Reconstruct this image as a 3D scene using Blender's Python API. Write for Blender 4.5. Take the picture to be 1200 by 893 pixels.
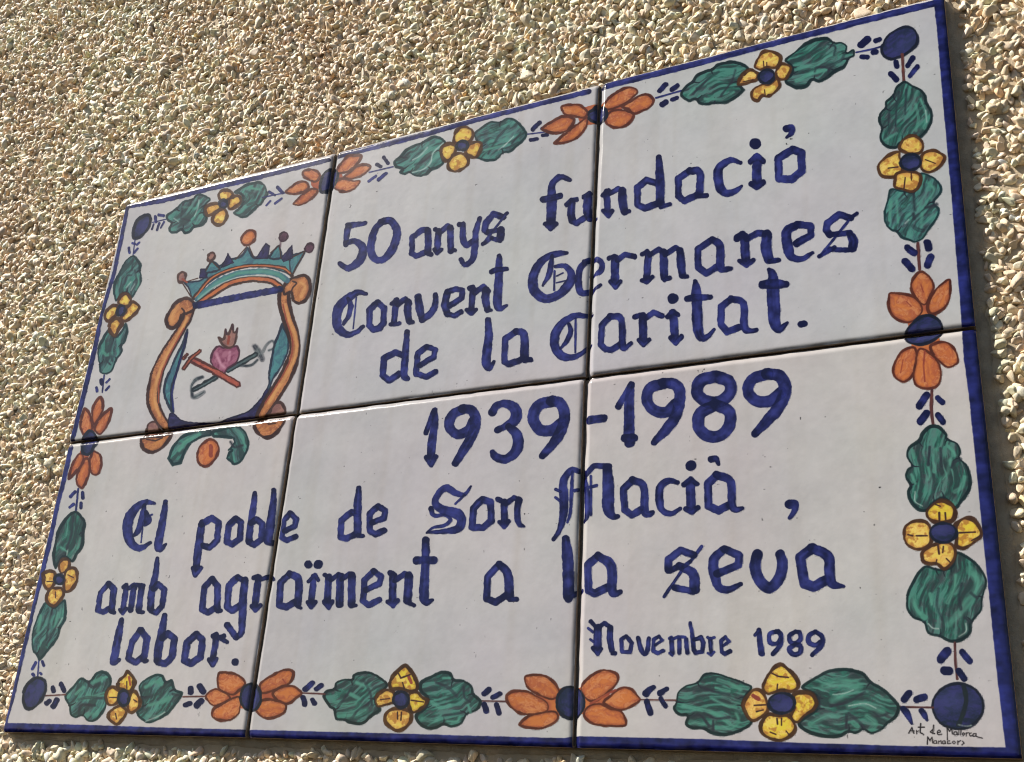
# Hand-painted ceramic plaque of six glazed tiles on a pebbledash wall, low afternoon sun.
import bpy, math, random
import numpy as np

random.seed(7)
rng = np.random.default_rng(11)
for o in list(bpy.data.objects):
    bpy.data.objects.remove(o)
SC = bpy.context.scene
COL = SC.collection

# ------------------------------------------------------------------ camera
# World: the glazed face of the plaque is the plane y = 0 (metres), the wall is behind it (+y),
# x runs to the right along the plaque, z is up, the plaque's top left corner is the origin.
FPX, PW, PH = 1303.13, 1200.0, 893.0
CAM = np.array([0.6331, -0.5155, -0.4360])
rv = np.array([1.1387, 0.3327, -0.3745])
th = np.linalg.norm(rv); k = rv / th
KX = np.array([[0, -k[2], k[1]], [k[2], 0, -k[0]], [-k[1], k[0], 0]])
R = np.eye(3) + math.sin(th) * KX + (1 - math.cos(th)) * KX @ KX      # world -> camera (x right, y down, z ahead)
cd = bpy.data.cameras.new('camera')
cam = bpy.data.objects.new('camera', cd)
COL.objects.link(cam)
M4 = np.eye(4)
M4[:3, 0], M4[:3, 1], M4[:3, 2], M4[:3, 3] = R[0], -R[1], -R[2], CAM
import mathutils
cam.matrix_world = mathutils.Matrix(M4.tolist())
cd.sensor_width = 36.0
cd.lens = FPX / PW * 36.0
cd.clip_start, cd.clip_end = 0.01, 50.0
SC.camera = cam

# ------------------------------------------------------------------ light
SUN = np.array([-0.62, -0.385, 0.69]); SUN /= np.linalg.norm(SUN)     # towards the sun
sun_el = math.asin(SUN[2]); sun_az = math.atan2(SUN[0], SUN[1])
w = bpy.data.worlds.new('World'); SC.world = w; w.use_nodes = True
nt = w.node_tree
sky = nt.nodes.new('ShaderNodeTexSky'); sky.sky_type = 'NISHITA'; sky.sun_disc = False
sky.sun_elevation = sun_el; sky.sun_rotation = sun_az
bg = nt.nodes['Background']; bg.inputs['Strength'].default_value = 0.055
nt.links.new(sky.outputs[0], bg.inputs['Color'])
sl = bpy.data.lights.new('sun', 'SUN'); sl.energy = 5.0; sl.angle = math.radians(0.5)
sl.color = (1.0, 0.94, 0.84)
so = bpy.data.objects.new('sun', sl); COL.objects.link(so)
so.rotation_euler = mathutils.Vector((-SUN).tolist()).to_track_quat('-Z', 'Y').to_euler()
so.location = (-1, -1, 1)
SC.view_settings.view_transform = 'Standard'; SC.view_settings.look = 'None'
SC.view_settings.exposure = 0.6; SC.view_settings.gamma = 1.0
SC.render.engine = 'CYCLES'
SC.cycles.filter_width = 1.05

# ------------------------------------------------------------------ helpers
def to_plane(px, py, y=0.0):
    """where the sight line through a point of the photograph meets the plane y (gives x, z)"""
    px = np.asarray(px, float); py = np.asarray(py, float)
    d = np.stack([(px - PW / 2) / FPX, (py - PH / 2) / FPX, np.ones_like(px)], -1) @ R
    t = (y - CAM[1]) / d[..., 1]
    return CAM[0] + t * d[..., 0], CAM[2] + t * d[..., 2]

def to_photo(x, z, y=0.0):
    X = np.stack([x - CAM[0], np.full_like(x, y - CAM[1]), z - CAM[2]], -1).astype(np.float32) @ R.T.astype(np.float32)
    return X[..., 0] / X[..., 2] * FPX + PW / 2, X[..., 1] / X[..., 2] * FPX + PH / 2

def mesh_obj(name, verts, faces, mat, parent=None, smooth=False, uv=None, cols=None):
    me = bpy.data.meshes.new(name)
    verts = np.asarray(verts, np.float32).reshape(-1, 3)
    faces = np.asarray(faces, np.int32)
    n, kf = faces.shape
    me.vertices.add(len(verts)); me.vertices.foreach_set('co', verts.ravel())
    me.loops.add(n * kf); me.loops.foreach_set('vertex_index', faces.ravel())
    me.polygons.add(n); me.polygons.foreach_set('loop_start', np.arange(n, dtype=np.int32) * kf)
    if smooth:
        me.polygons.foreach_set('use_smooth', np.ones(n, bool))
    me.update(calc_edges=True)
    if uv is not None:
        l = me.uv_layers.new(name='UVMap')
        l.data.foreach_set('uv', np.asarray(uv, np.float32)[faces.ravel()].ravel())
    if cols is not None:
        a = me.color_attributes.new('tint', 'FLOAT_COLOR', 'POINT')
        a.data.foreach_set('color', np.asarray(cols, np.float32).ravel())
    if mat: me.materials.append(mat)
    o = bpy.data.objects.new(name, me); COL.objects.link(o)
    if parent is not None: o.parent = parent
    return o

RT = rng.random((256, 256)).astype(np.float32)
def vnoise(x, y, seed=0):
    x = np.asarray(x, np.float32) + seed * 17.31; y = np.asarray(y, np.float32) + seed * 9.77
    xi = np.floor(x).astype(np.int32); yi = np.floor(y).astype(np.int32)
    fx = x - xi; fy = y - yi
    fx = fx * fx * (3 - 2 * fx); fy = fy * fy * (3 - 2 * fy)
    a = RT[yi & 255, xi & 255]; b = RT[yi & 255, (xi + 1) & 255]
    c = RT[(yi + 1) & 255, xi & 255]; d = RT[(yi + 1) & 255, (xi + 1) & 255]
    return (a * (1 - fx) + b * fx) * (1 - fy) + (c * (1 - fx) + d * fx) * fy
def fbm(x, y, seed=0, o=4):
    s = 0; a = 0.5; t = 0
    for i in range(o):
        s = s + a * vnoise(x, y, seed + i); t += a; a *= 0.5; x = x * 2.03; y = y * 2.03
    return s / t

# ------------------------------------------------------------------ the painting, as brush strokes
# Points are read off the photograph: "@ x0 y0 s" gives a reading window (photo = x0 + x/s), then
#  M kind|text     begins a painted motif
#  L col w  pts    straight brush line      C col w pts   curved brush line     O col w pts  closed curved line
#  V col x,y,w ... curved brush line whose width varies
#  P fill pts      filled shape with outline;   E fill x,y,rx,ry,deg   filled ellipse;   T fill x,y,w ...  outlined band
PAINT = r'''
@ 0 0 1
M border|top
L b 4.5 149.5,242 190,235.6 250,220.3 300,208.6 350,196 385,187.2
L b 5.5 396,182.5 450,169.6 510,153.8 560,139.8 640,119.6 690,106.9
L b 7.4 707,101 770,85.6 840,67.6 920,46.6 1000,26.8 1050,14.6 1099,2.5
M border|left
L b 3.8 149.5,243 144.3,270 134,320 120,365
L b 4.8 119.4,364 111,410 98.8,460 88.4,500 84.6,515
L b 4.8 82.6,524 75.2,560 66.8,592 57,640 44.4,690 36.9,720 25.1,770 13.5,820 8.4,836 5,853
M border|right
F b 1094,1 1097.5,30 1101.8,80 1106,130 1113,206 1116,240 1120.5,300 1125,350 1129.5,420 1135,460 1142,526 1151,620 1160,706 1169,796 1178.5,876 1210,900 1160,400 1115,-30 1090,-30
M border|bottom
F b 4,847 10,847.3 100,849.5 170,852 286,855.2 430,858.7 570,862.7 662,865 673,862.7 820,866 940,870.7 1080,874.7 1180,876 1215,900 1190,905 670,895 0,880 -10,850
M berry|top left
@ 140 200 7.5
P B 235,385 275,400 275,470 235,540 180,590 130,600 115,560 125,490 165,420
M sprig|a
L b 8 290,455 415,425
L b 24 315,402 320,450
L b 24 345,390 388,395
L b 18 350,462 330,520
L b 14 300,470 285,515
L b 15 392,450 362,502
M leaf|t1
P g 415,390 500,330 560,270 640,250 680,210 740,215 800,250 760,300 745,370 770,420 730,480 660,495 620,540 570,550 545,520 500,545 450,545 435,505 455,460 425,440
L v 8 560,290 540,420 620,440
L w 6 700,260 690,330 660,400
L w 5 480,420 520,450
L h 9 560,320 680,330
M flower|yellow t1
P y 870,290 800,290 750,330 770,400 830,380 890,330
P y 880,260 870,200 920,165 985,180 1000,230 950,265
P y 960,250 1040,215 1075,260 1040,310 960,340
P y 930,340 950,400 910,470 850,480 810,440 830,380 880,340
E B 912,290,40,40,0
M leaf|t2
@ 0 0 1
P g 274.7,225.3 281.3,220 290.7,215.3 298,214 304,213 310,216.7 312.7,223.3 314,228 310,234 306,240 302,242 292.7,251.3 287,254.7 281,254 273.3,249.3 280,244 284,236 283,228
L v 1 288,224 300,228 
L v 1 290,240 300,236 304,230
L h 1.4 292,220 304,222
M sprig|b
@ 290 150 7.5
L b 9 130,610 330,570
L b 26 265,522 308,568
L b 18 242,663 300,620
L b 16 165,680 200,642
L b 20 190,560 240,590
M flower|orange t1
@ 0 0 1
L o 15 372,214 394,208
@ 290 150 7.5
P o 485,380 550,360 620,380 640,430 600,475 540,460 490,430
P o 330,560 400,500 470,465 530,480 540,530 480,570 390,585
P o 395,670 440,620 480,580 560,530 620,540 600,590 530,650 460,680
P o 770,390 820,300 880,240 940,235 1000,240 980,300 900,380 820,400
P o 840,430 900,380 960,330 1030,315 1085,340 1060,380 990,430 900,450
P o 750,500 790,450 850,440 930,460 990,460 970,510 900,560 820,560 760,530
P B 700,370 760,360 800,400 790,450 760,520 700,560 650,570 630,530 640,460 665,400
M sprig|c
@ 430 110 7.5
L b 10 20,690 230,640
L b 28 150,560 185,610
L b 30 90,622 120,640
L b 26 102,755 168,700
L b 20 15,770 80,720
M leaf|t3
P g 240,590 290,550 340,490 420,450 490,420 560,380 610,375 670,400 690,440 650,490 660,560 670,610 620,650 560,670 520,710 450,725 400,710 370,690 330,710 290,690 310,660 250,640
C w 8 670,430 580,520 560,600 500,660 400,690
C w 7 400,580 470,540 530,470
C v 9 330,560 360,520 420,500 460,450
C v 8 420,620 500,590 560,540
M leaf|t4
@ 0 0 1
P g 555.3,158 563.3,150 574,142.7 580,142.4 586.7,142.7 593.3,138.7 602.7,140 612,148 617.3,157.3 613.3,165.3 605.3,172 598.7,178 589.3,180 582.7,186.7 572,188.7 562.7,186.7 556,183 562,172
L v 1.2 572,180 584,160 596,148
L h 1.4 568,176 590,170
L w .8 590,172 602,160
L w .8 584,176 594,168
L v 1 600,168 610,156
M flower|yellow t2
@ 430 110 7.5
P y 890,450 940,420 1010,430 1000,500 960,560 900,550 860,510
P y 770,440 760,370 800,300 870,285 930,320 935,380 890,430
P y 780,450 720,430 650,470 650,540 690,590 740,570 780,510
P y 790,520 720,580 710,650 760,685 830,670 890,620 890,560 840,520
E B 835,455,56,46,-15
M sprig|d
@ 560 80 7.5
L b 10 440,580 600,560
L b 34 482,538 543,478
L b 30 465,630 520,622
L b 28 570,590 608,585
L b 24 562,530 590,515
M flower|orange t2
@ 0 0 1
L o 22 688,136 718,129
@ 560 80 7.5
P o 735,330 820,315 900,320 960,370 970,400 930,440 860,430 770,410 740,380
P o 560,530 640,470 740,420 830,430 850,470 790,550 700,575 620,565
P o 670,660 730,600 800,540 870,490 960,430 960,510 900,590 830,640 740,665
@ 690 70 7.5
P o 120,410 180,330 260,270 340,240 410,250 430,290 380,340 300,400 200,440 130,440
P o 290,410 380,350 460,305 530,305 575,360 540,420 460,460 400,480 340,440
P o 150,500 190,450 260,435 340,450 400,480 380,540 320,590 240,605 170,580 140,540
P B 30,440 80,400 150,430 160,500 120,550 60,555 5,530 -5,470
M sprig|e
L b 14 590,335 820,270
L b 40 622,273 678,218
L b 38 727,263 778,228
L b 44 645,392 676,372
L b 30 730,350 775,335
M leaf|t5
@ 0 0 1
P G 798,108.7 803.3,100.7 811.3,95.3 816.7,87.3 827.3,82.7 834,80.7 840,76 848,73.3 858.7,72 869.3,74.7 877,80 872,88 866.7,96 870,103 872,106 864,113.3 853.3,120 847,121.4 836.7,121.3 828.7,122.7 819.3,121.3 815.3,116.7 807.3,118.7 799.3,114
L v 1.3 845,112 858,95 862,82
L v 1.2 812,110 830,92 842,84
L h 1.2 806,112 814,104
L h 1.5 826,116 846,116 860,108
M leaf|t6
@ 840 20 7.5
P G 600,380 680,310 780,230 880,190 970,180 1030,220 1100,220 1145,260 1140,310 1200,285 1210,340 1160,370 1120,440 1040,480 980,530 900,570 840,555 790,610 710,625 640,600 600,560 650,500 660,440
C h 22 720,440 860,420 980,360 1080,330
C h 20 700,560 820,500 960,460
C v 10 980,480 1010,420 1090,380 1120,330
C v 9 860,480 880,440 980,450 970,520
C v 8 980,240 1040,260 1030,330
M flower|yellow t3
P y 350,560 200,600 190,560 230,500 300,460 370,500
P y 510,500 560,410 650,430 640,500 600,550 540,550
P y 380,470 330,440 350,380 400,305 480,300 560,340 560,400 520,450 440,450
P y 400,590 310,640 305,710 360,740 400,700 450,700 520,660 560,600 530,540 460,590
L d 9 410,390 415,440
L d 8 440,400 440,450
L d 8 230,570 320,550
L d 8 420,640 425,690
E B 436,522,76,64,-20
M sprig|f
@ 970 10 7.5
L b 14 250,385 400,355 480,330
L b 58 292,318 350,272
L b 38 420,285 456,272
L b 40 298,424 345,426
L b 42 400,385 425,380
M berry|top right
P B 690,155 760,180 795,250 780,330 710,390 640,430 560,450 500,430 470,380 480,310 530,230 610,180
M sprig|g
L r 26 655,405 670,650
L b 46 600,475 608,506
L b 40 702,505 748,435
L b 40 722,595 788,512
L b 46 555,575 605,625
M leaf|r1
@ 1000 80 7.085
P G 430,110 500,150 560,180 600,230 610,290 650,350 655,430 620,510 560,580 520,600 400,620 360,660 290,660 230,610 220,550 235,500 210,440 225,370 265,330 270,280 330,220 360,150
L v 9 440,180 430,380
L v 8 380,200 360,300 350,480
C h 14 560,260 610,400 590,500
C h 12 520,300 540,420 520,520
L h 12 260,600 360,540
L v 8 300,340 290,520
L w 6 600,350 610,450
M leaf|r2
@ 1010 190 7.085
P g 480,100 560,110 640,170 660,250 600,330 640,390 630,460 560,560 520,620 450,670 390,650 330,630 290,580 240,565 190,500 185,420 210,320 240,220 350,240 440,240
L h 16 240,330 230,480
L h 14 290,320 300,500
L h 14 500,430 490,540
C h 16 560,180 600,230 570,300
L v 16 425,260 440,400
L v 14 430,430 435,470
C v 14 620,350 570,370 530,380
C v 14 370,560 410,525 460,560 510,570
C v 12 320,600 350,570 360,600
L w 7 360,510 390,480
M flower|yellow r1
@ 1000 80 7.085
P y 560,740 600,690 680,680 760,730 750,780 700,840 620,870 560,830
P y 400,690 380,640 440,570 520,560 580,620 570,690 500,720
P y 390,740 380,690 290,720 210,790 205,850 240,900 330,910 400,880 420,800
@ 1010 190 7.085
P y 290,90 270,150 270,210 340,230 420,250 480,200 490,110 400,70
L d 10 410,90 412,150
L d 9 360,130 350,220
@ 1000 80 7.085
L d 9 290,830 370,820
L d 8 600,760 680,790
E B 475,780,90,72,-5
M sprig|h
@ 1010 190 7.085
L r 28 465,675 480,893
L b 52 378,712 434,755
L b 58 545,672 556,716
L b 54 358,824 416,886
L b 56 544,856 572,788
M flower|orange r1
@ 0 0 1
L o 34 1079,362 1086,412
@ 1010 190 7.085
@ 1020 300 7.085
P o 160,305 260,310 350,330 420,400 430,470 370,540 280,555 190,510 150,430 150,350
P o 660,195 670,290 650,390 590,460 510,490 470,440 490,350 540,280 600,220
P o 430,125 500,180 530,260 490,360 450,410 390,370 340,300 335,220 380,150
L k 8 300,380 340,420
L k 8 420,240 440,300
@ 1030 400 7.085
P o 430,30 540,0 620,50 660,130 650,190 570,220 500,170 440,100
P o 300,50 200,70 140,150 110,240 140,310 210,340 280,290 320,180
P o 330,60 300,180 280,290 310,370 400,400 490,370 520,280 500,180 420,90
L k 12 380,80 370,200 380,330
L k 10 430,130 460,150
L k 8 200,150 180,260
@ 1020 300 7.085
P B 400,510 480,490 560,520 600,590 580,660 500,720 400,740 310,720 285,670 310,600
M sprig|i
@ 1030 400 7.085
V r 440,405,26 435,560,30 450,690,26
L b 56 396,446 336,536
L b 42 488,468 528,508
L b 56 396,596 344,666
L b 46 490,614 530,668
M leaf|r3
@ 1040 500 7.085
P G 350,-5 430,0 490,60 500,100 580,140 610,210 600,260 660,320 690,420 680,530 620,620 560,680 470,600 380,640 330,700 250,690 190,620 170,540 190,490 150,420 170,350 200,320 160,250 180,170 260,110 290,50
L h 18 400,190 390,370
C h 18 520,280 500,380 460,440
C h 18 640,420 620,500 560,540
C h 14 500,160 540,200 560,240
C h 14 340,330 350,400 340,440
C h 12 210,200 220,260
C h 12 200,400 230,470
L v 10 350,170 340,320
L v 10 440,180 450,330
C w 6 230,540 230,620 290,660
C v 10 610,270 550,300 530,340
M leaf|r4
@ 0 0 1
P G 1120.5,647.7 1130.3,650.6 1144.4,660.5 1154.3,674.6 1156.4,684 1151.5,699.6 1150,715 1138.8,729.3 1137.4,740.6 1127.5,750.5 1113.4,751.9 1100.7,746.2 1088,742 1082.3,729.3 1069.6,723.6 1062.6,711 1064,694 1071,680 1076.7,670.3 1085.2,663.3 1096.5,666.1 1106.3,667.5 1116.2,661.9
C h 5 1137,668 1146,682 1140,698 1126,716 1112,732
C h 4 1070,700 1074,714 1084,724
C h 2.4 1120,674 1118,690 1110,706
C h 2 1090,696 1092,708
C v 2 1127,684 1124,700 1126,714
C v 1.6 1138,695 1145,701
C v 1.6 1131,724 1137,729
C w 1 1088,731 1093,736 1100,737
C w 1.2 1132,731 1132,740 1124,746
C v 1.6 1100,690 1098,710 1104,726
M flower|yellow r2
@ 1040 580 7.085
P y 350,250 280,210 180,230 135,290 150,400 220,450 300,450 370,390
P Y 560,250 640,190 720,200 770,270 785,340 720,400 640,450 570,430 570,350
P Y 350,210 320,140 370,80 450,40 540,80 570,150 540,220 440,240
P y 390,410 290,470 290,550 350,580 410,580 470,620 540,570 570,480 540,410 470,390
L d 16 430,150 432,210
L d 13 480,150 484,205
L d 14 420,420 430,490
L d 12 465,430 460,480
L d 12 600,315 730,310
L d 10 700,380 770,340
L d 12 170,330 210,340
L d 12 240,340 330,340
L d 10 410,540 400,580
L d 10 490,530 520,560
L d 9 400,80 440,95
E B 465,315,116,86,0
M sprig|j
@ 1040 670 7.085
L r 20 560,590 565,760 580,890
L b 66 496,660 444,728
L b 50 620,668 682,742
L b 64 472,822 512,826
L b 50 592,826 640,888
M berry|bottom right
@ 1040 760 6.714
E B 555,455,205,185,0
C D 36 600,300 620,400 600,500 560,600
C w 6 560,600 620,612 660,606
M sprig|k
L r 15 90,460 360,465
L b 50 172,352 132,402
L b 52 232,402 288,384
V b 125,475,44 160,520,46 192,590,22
V b 268,490,44 290,520,40 312,560,22
M signature|Art de Mallorca Manacor
@ 1050 820 10
L n 9 150,392 188,325 208,392
L n 8 160,366 214,366
L n 8 240,360 244,402
L n 8 244,375 268,366
L n 10 290,280 284,385 325,408
L n 9 262,322 332,322
L n 10 442,300 432,392 455,398
L n 9 430,352 404,378 432,396
C n 8 484,386 520,378 508,356 486,376 494,408 538,404
L n 9 600,312 604,470
L n 9 604,330 628,372 652,330 662,400
C n 8 712,378 684,380 682,410 712,408 716,380 722,412
L n 7 740,344 736,412
L n 7 762,344 758,415
C n 7 790,388 776,402 790,418 806,400 790,388
L n 7 824,388 824,420
L n 7 824,396 850,386
C n 7 884,390 862,398 870,424 892,420
C n 8 932,398 906,402 906,428 934,424 940,398 944,430 1016,452
L n 9 368,520 372,436 398,478 424,440 432,508
C n 7 470,480 446,486 448,512 474,508 476,482 482,514
L n 7 500,484 502,516
L n 7 502,494 528,480 532,516
C n 7 570,482 546,490 550,516 574,512 576,484 582,516
C n 7 630,482 606,488 608,516 640,512
C n 7 680,484 662,498 680,518 696,500 680,484
L n 8 724,484 726,526
L n 7 726,494 760,480
L n 7 780,486 800,510 772,528
M leaf|b8
@ 920 770 7.5
P G 145,270 250,190 400,115 550,105 680,140 760,220 850,270 940,350 1000,430 980,520 900,590 850,640 760,675 690,640 620,675 560,660 480,700 350,700 220,670 120,590 190,520 280,450 270,340
C h 46 340,260 480,230 620,240
C h 30 420,380 560,310 660,260
C h 30 560,420 700,420 860,480
C h 30 220,590 360,520 460,520
C h 26 720,520 790,580 760,630
C h 24 600,580 640,610
C v 12 400,430 540,400 700,310
C v 12 540,510 540,620
C v 12 560,500 640,560 700,620
C v 11 780,490 830,520 900,500
C w 6 560,430 700,410 800,450
C w 5 420,330 520,320 600,290
C v 14 300,330 300,440
M leaf|b7
@ 780 770 7.5
P G 280,220 340,150 430,140 540,170 680,220 760,265 700,350 680,430 740,520 760,580 680,640 560,680 430,680 330,630 240,630 180,590 190,520 120,510 70,450 95,390 110,310 180,250
C h 20 160,430 300,460 440,500 560,580
C h 22 220,570 340,590 420,570
C h 22 440,620 560,620 640,570
C h 14 400,360 520,420 620,440
C h 16 460,200 580,240 660,290
C h 12 440,270 560,300
C h 16 620,500 640,540
C v 12 300,260 420,300 560,330
C v 12 340,490 440,540 560,530
C v 12 210,530 300,510 380,600
C v 10 420,560 420,640
M flower|yellow b3
P y 900,400 850,300 770,285 690,380 680,450 750,560 830,540 900,480
P Y 900,330 850,260 920,120 1010,60 1090,110 1160,190 1170,270 1100,310 1010,300
@ 920 770 7.5
P Y 70,330 160,300 240,320 285,400 250,470 170,520 110,580 40,540 70,440
@ 780 770 7.5
P Y 900,500 830,600 860,690 1000,740 1100,700 1150,620 1090,510 1000,510
L k 30 770,340 820,370
L d 12 930,140 990,170 1080,180
L d 10 985,240 980,290
L d 12 780,425 880,420
L d 12 800,480 860,465
L d 12 980,540 985,590
L d 12 1020,540 1020,600
L d 10 920,660 970,680
L d 10 1060,650 1100,700
E B 1020,405,122,96,0
M sprig|l
@ 660 770 7.5
L r 14 670,375 990,380
V b 792,265,40 760,290,50 730,320,58
V b 910,280,38 850,320,48
V b 735,395,48 765,490,48
V b 858,365,40 900,430,42
M flower|orange b2
@ 0 0 1
L o 32 640,824 700,820
@ 660 770 7.5
P o 150,270 230,170 350,110 450,130 490,180 470,240 390,320 280,390 200,370
P o 350,400 420,330 500,270 590,270 660,340 680,380 600,440 510,470 430,450
P o 180,480 240,420 330,410 430,450 520,480 560,580 520,610 380,610 260,590 190,540
L k 16 240,410 400,320 460,290
@ 540 760 7.5
P o 565,240 660,225 770,250 850,330 870,410 800,450 700,420 600,360 565,300
P o 520,650 590,590 700,560 830,550 860,610 800,670 700,710 590,700 520,680
P o 400,410 460,370 570,370 660,410 760,470 760,550 650,580 540,580 450,530 405,470
E B 965,475,130,146,0
M sprig|m
L r 13 170,460 400,465
L b 44 207,398 248,362
L b 40 282,428 346,398
L b 46 207,492 223,546
L b 42 312,492 333,568
M leaf|b6
@ 410 760 7.5
P G 620,300 700,250 800,205 880,215 915,270 1000,280 1070,330 1090,400 1150,460 1120,540 1030,580 980,660 900,690 820,670 760,700 680,705 600,650 580,580 660,520 680,440 620,380
C h 24 640,620 740,630 810,600
C h 20 720,470 800,520 880,500
C h 14 860,640 940,640 970,600
C h 12 1040,500 1060,560
C h 12 820,260 880,260
C v 12 760,300 860,340 940,420
C v 10 820,590 900,580 1000,560
C v 10 1000,340 1010,430 1060,470
M leaf|b5
@ 0 0 1
P G 454,801.3 443.3,792 434,788 424,787.5 414,790.7 412.7,796 403.3,796 394,800 391.3,806.7 382,810 379.3,817.3 386,828 391.3,832 394,842.7 403.3,844 408.7,846.7 418,848.7 426,848 436.7,838.7 446,832 440.7,820 450,809.3
C h 3 392,822 402,826 416,824
C h 3.4 398,838 414,838 428,832
C h 2.6 408,812 420,818
C h 2.4 418,800 434,806
C v 1.4 396,828 404,818 412,806
C v 1.4 412,842 420,832 432,824
C v 1.3 426,796 434,812 436,826
M flower|yellow b2
@ 410 760 7.5
P y 390,380 310,360 230,420 240,510 320,500 390,470
P Y 440,360 360,360 350,290 400,210 490,145 560,220 600,310 590,370 520,380
P y 400,520 320,560 310,650 400,725 480,710 540,640 540,560 480,530
P Y 520,400 590,375 640,420 690,450 660,510 560,570 510,500
L k 24 520,250 540,300
L d 12 430,220 450,260 530,230
L d 11 465,300 480,350
L d 11 420,560 420,620
L d 10 455,560 450,630
L d 10 540,455 650,470
L d 9 270,450 350,440
E B 450,450,74,76,0
M sprig|n
@ 270 760 7.5
L r 14 620,390 830,400
V b 722,300,38 660,360,46
V b 800,325,38 755,355,38
V b 640,430,42 655,490,42
V b 720,450,38 738,480,42
M flower|orange b1
@ 0 0 1
L o 26 276,818 314,816
@ 270 760 7.5
P o 260,310 350,240 450,190 520,180 560,210 540,290 480,330 380,370 280,400
P o 370,390 460,330 560,330 630,390 580,440 510,490 420,470
P o 240,480 300,445 400,450 490,490 480,560 420,600 340,620 270,600 220,540
L k 10 460,270 490,310
@ 140 760 7.5
P o 870,215 980,210 1060,240 1110,300 1080,350 1000,410 920,390 865,340
P o 755,410 830,355 900,370 980,430 930,480 840,510 780,470
P o 810,590 830,520 920,470 1000,430 1060,430 1060,550 1000,620 910,640 840,620
E B 1155,430,96,124,0
M sprig|o
L r 13 560,425 750,420
L b 46 625,352 626,386
L b 52 707,332 738,378
L b 42 582,498 618,482
L b 52 682,498 716,464
M leaf|b4
P g 170,330 230,270 320,230 380,240 410,290 460,280 490,360 550,385 540,430 500,490 440,560 350,620 260,655 190,620 150,560 200,510 190,420
C h 16 230,340 320,290 380,320
C h 20 260,500 360,470 440,440
C h 14 240,590 330,600
C v 12 200,440 320,400 420,300
C v 12 340,450 440,340 460,300
C w 7 230,640 330,600 400,560
C v 9 470,400 520,410
M leaf|b3
@ 10 760 7.5
P g 495,420 560,340 640,260 710,290 770,220 830,200 890,240 900,320 850,400 860,490 830,560 770,630 700,640 650,590 590,610 545,580 530,500
C h 20 640,440 760,420 840,400
C h 18 740,300 830,260
C h 14 590,400 660,340
C h 16 690,580 780,570
C v 12 620,450 700,430 840,440
C v 12 700,300 740,340 820,310
C v 12 620,580 640,500 760,500
M flower|yellow b1
P y 960,480 880,500 850,420 880,350 930,335 980,380
P y 1060,400 1110,370 1160,450 1150,520 1080,570 1040,520
P Y 960,350 960,290 1010,240 1045,195 1100,250 1110,320 1070,390 1010,370
P y 960,500 880,560 880,620 950,670 1010,620 1040,550 1000,500
L k 16 1060,250 1070,320
L d 9 1040,290 1040,350
L d 9 890,430 950,430
L d 9 1100,450 1130,470
L d 9 940,570 950,620
E B 1010,435,54,74,0
M sprig|p
L r 12 320,415 500,405
L b 38 386,346 394,374
L b 40 460,312 486,368
L b 38 332,480 358,462
L b 44 392,508 422,452
M berry|bottom left
P B 250,250 320,280 330,360 300,440 240,510 180,540 135,510 120,430 140,340 190,280
M sprig|q
L b 12 265,90 255,240
L b 22 238,122 206,180
L b 22 294,112 308,150
L b 24 210,225 220,235
L b 20 275,215 285,225
M sprig|r
@ 100 270 8.93
L b 10 520,100 500,262
L b 22 495,135 520,145
L b 18 540,150 564,127
L b 24 455,182 465,235
L b 22 512,232 548,190
M leaf|l1
P g 510,265 550,310 580,360 575,420 590,500 560,590 490,700 430,650 370,690 320,740 295,640 310,540 350,460 390,370 450,290
C w 8 430,600 480,540 
C w 7 480,630 520,560
C v 10 410,560 440,480 480,470
C v 9 500,300 490,420
C h 12 540,460 560,540 530,620
C v 9 520,420 540,520
M leaf|l2
@ 80 360 8.93
P g 600,170 620,260 590,370 560,400 560,470 500,560 460,660 400,700 330,680 325,600 310,540 310,440 360,330 430,230 480,310 550,260
C h 16 360,460 400,500 450,480
C v 10 470,360 440,480 460,560
C v 9 400,560 440,600
C v 10 540,420 560,440
M flower|yellow l1
@ 0 0 1
P y 150,358 156,353 164,359.6 158,369 147,377 141,373 146,366
P y 124.6,364 132.5,357.3 139.2,359.6 137,368 134,372 127,377 122,372
@ 100 270 8.93
P y 340,750 380,670 440,660 480,720 460,790 390,800
@ 80 360 8.93
P y 430,170 430,250 490,310 530,240 570,170 510,110
E B 553,35,46,62,20
M sprig|s
L b 13 375,710 355,890
L b 36 345,762 350,798
L b 18 397,788 432,752
L b 20 392,868 428,827
L b 26 295,842 300,878
M flower|orange l1
@ 0 0 1
L o 11 105.5,507 98,534
@ 80 360 8.93
@ 60 450 8.93
P o 355,250 410,310 430,400 430,480 350,540 300,460 310,360 330,290
P o 630,250 625,340 580,450 510,530 450,480 470,400 540,310
P o 510,130 545,190 540,290 460,420 430,400 420,300 450,200
@ 50 510 8.93
P o 380,190 430,220 400,320 340,400 270,460 280,370 320,270
P o 530,160 600,200 620,280 600,380 560,420 500,390 480,280 500,210
P o 440,240 490,260 490,400 440,520 400,560 350,500 350,410 400,310
P B 410,40 480,-50 540,-30 570,60 540,120 510,180 460,210 410,180 400,110
M sprig|t
L b 18 370,560 345,790
L b 30 338,592 288,642
L b 32 415,602 420,656
L b 28 282,752 320,722
L b 32 400,712 396,756
M leaf|l3
@ 30 590 8.93
P G 520,80 580,130 620,200 605,300 600,430 540,530 490,610 400,560 350,620 310,680 285,580 295,460 330,300 390,190 460,110
C h 14 370,460 430,500
C w 6 430,540 440,480
C w 6 480,580 500,540
C v 10 500,140 480,300 430,480
C h 12 540,470 570,360
M leaf|l4
@ 0 0 1
P g 53.7,706 47,716 41.4,728.5 38.6,736.8 36.9,748 38,762.6 42.5,767 45.8,773.8 51.4,768 60.4,757 68.2,745.8 70.5,735.7 76,726.7 77.2,712.8 76,702.7 69.4,707 62.6,711.7
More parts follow.
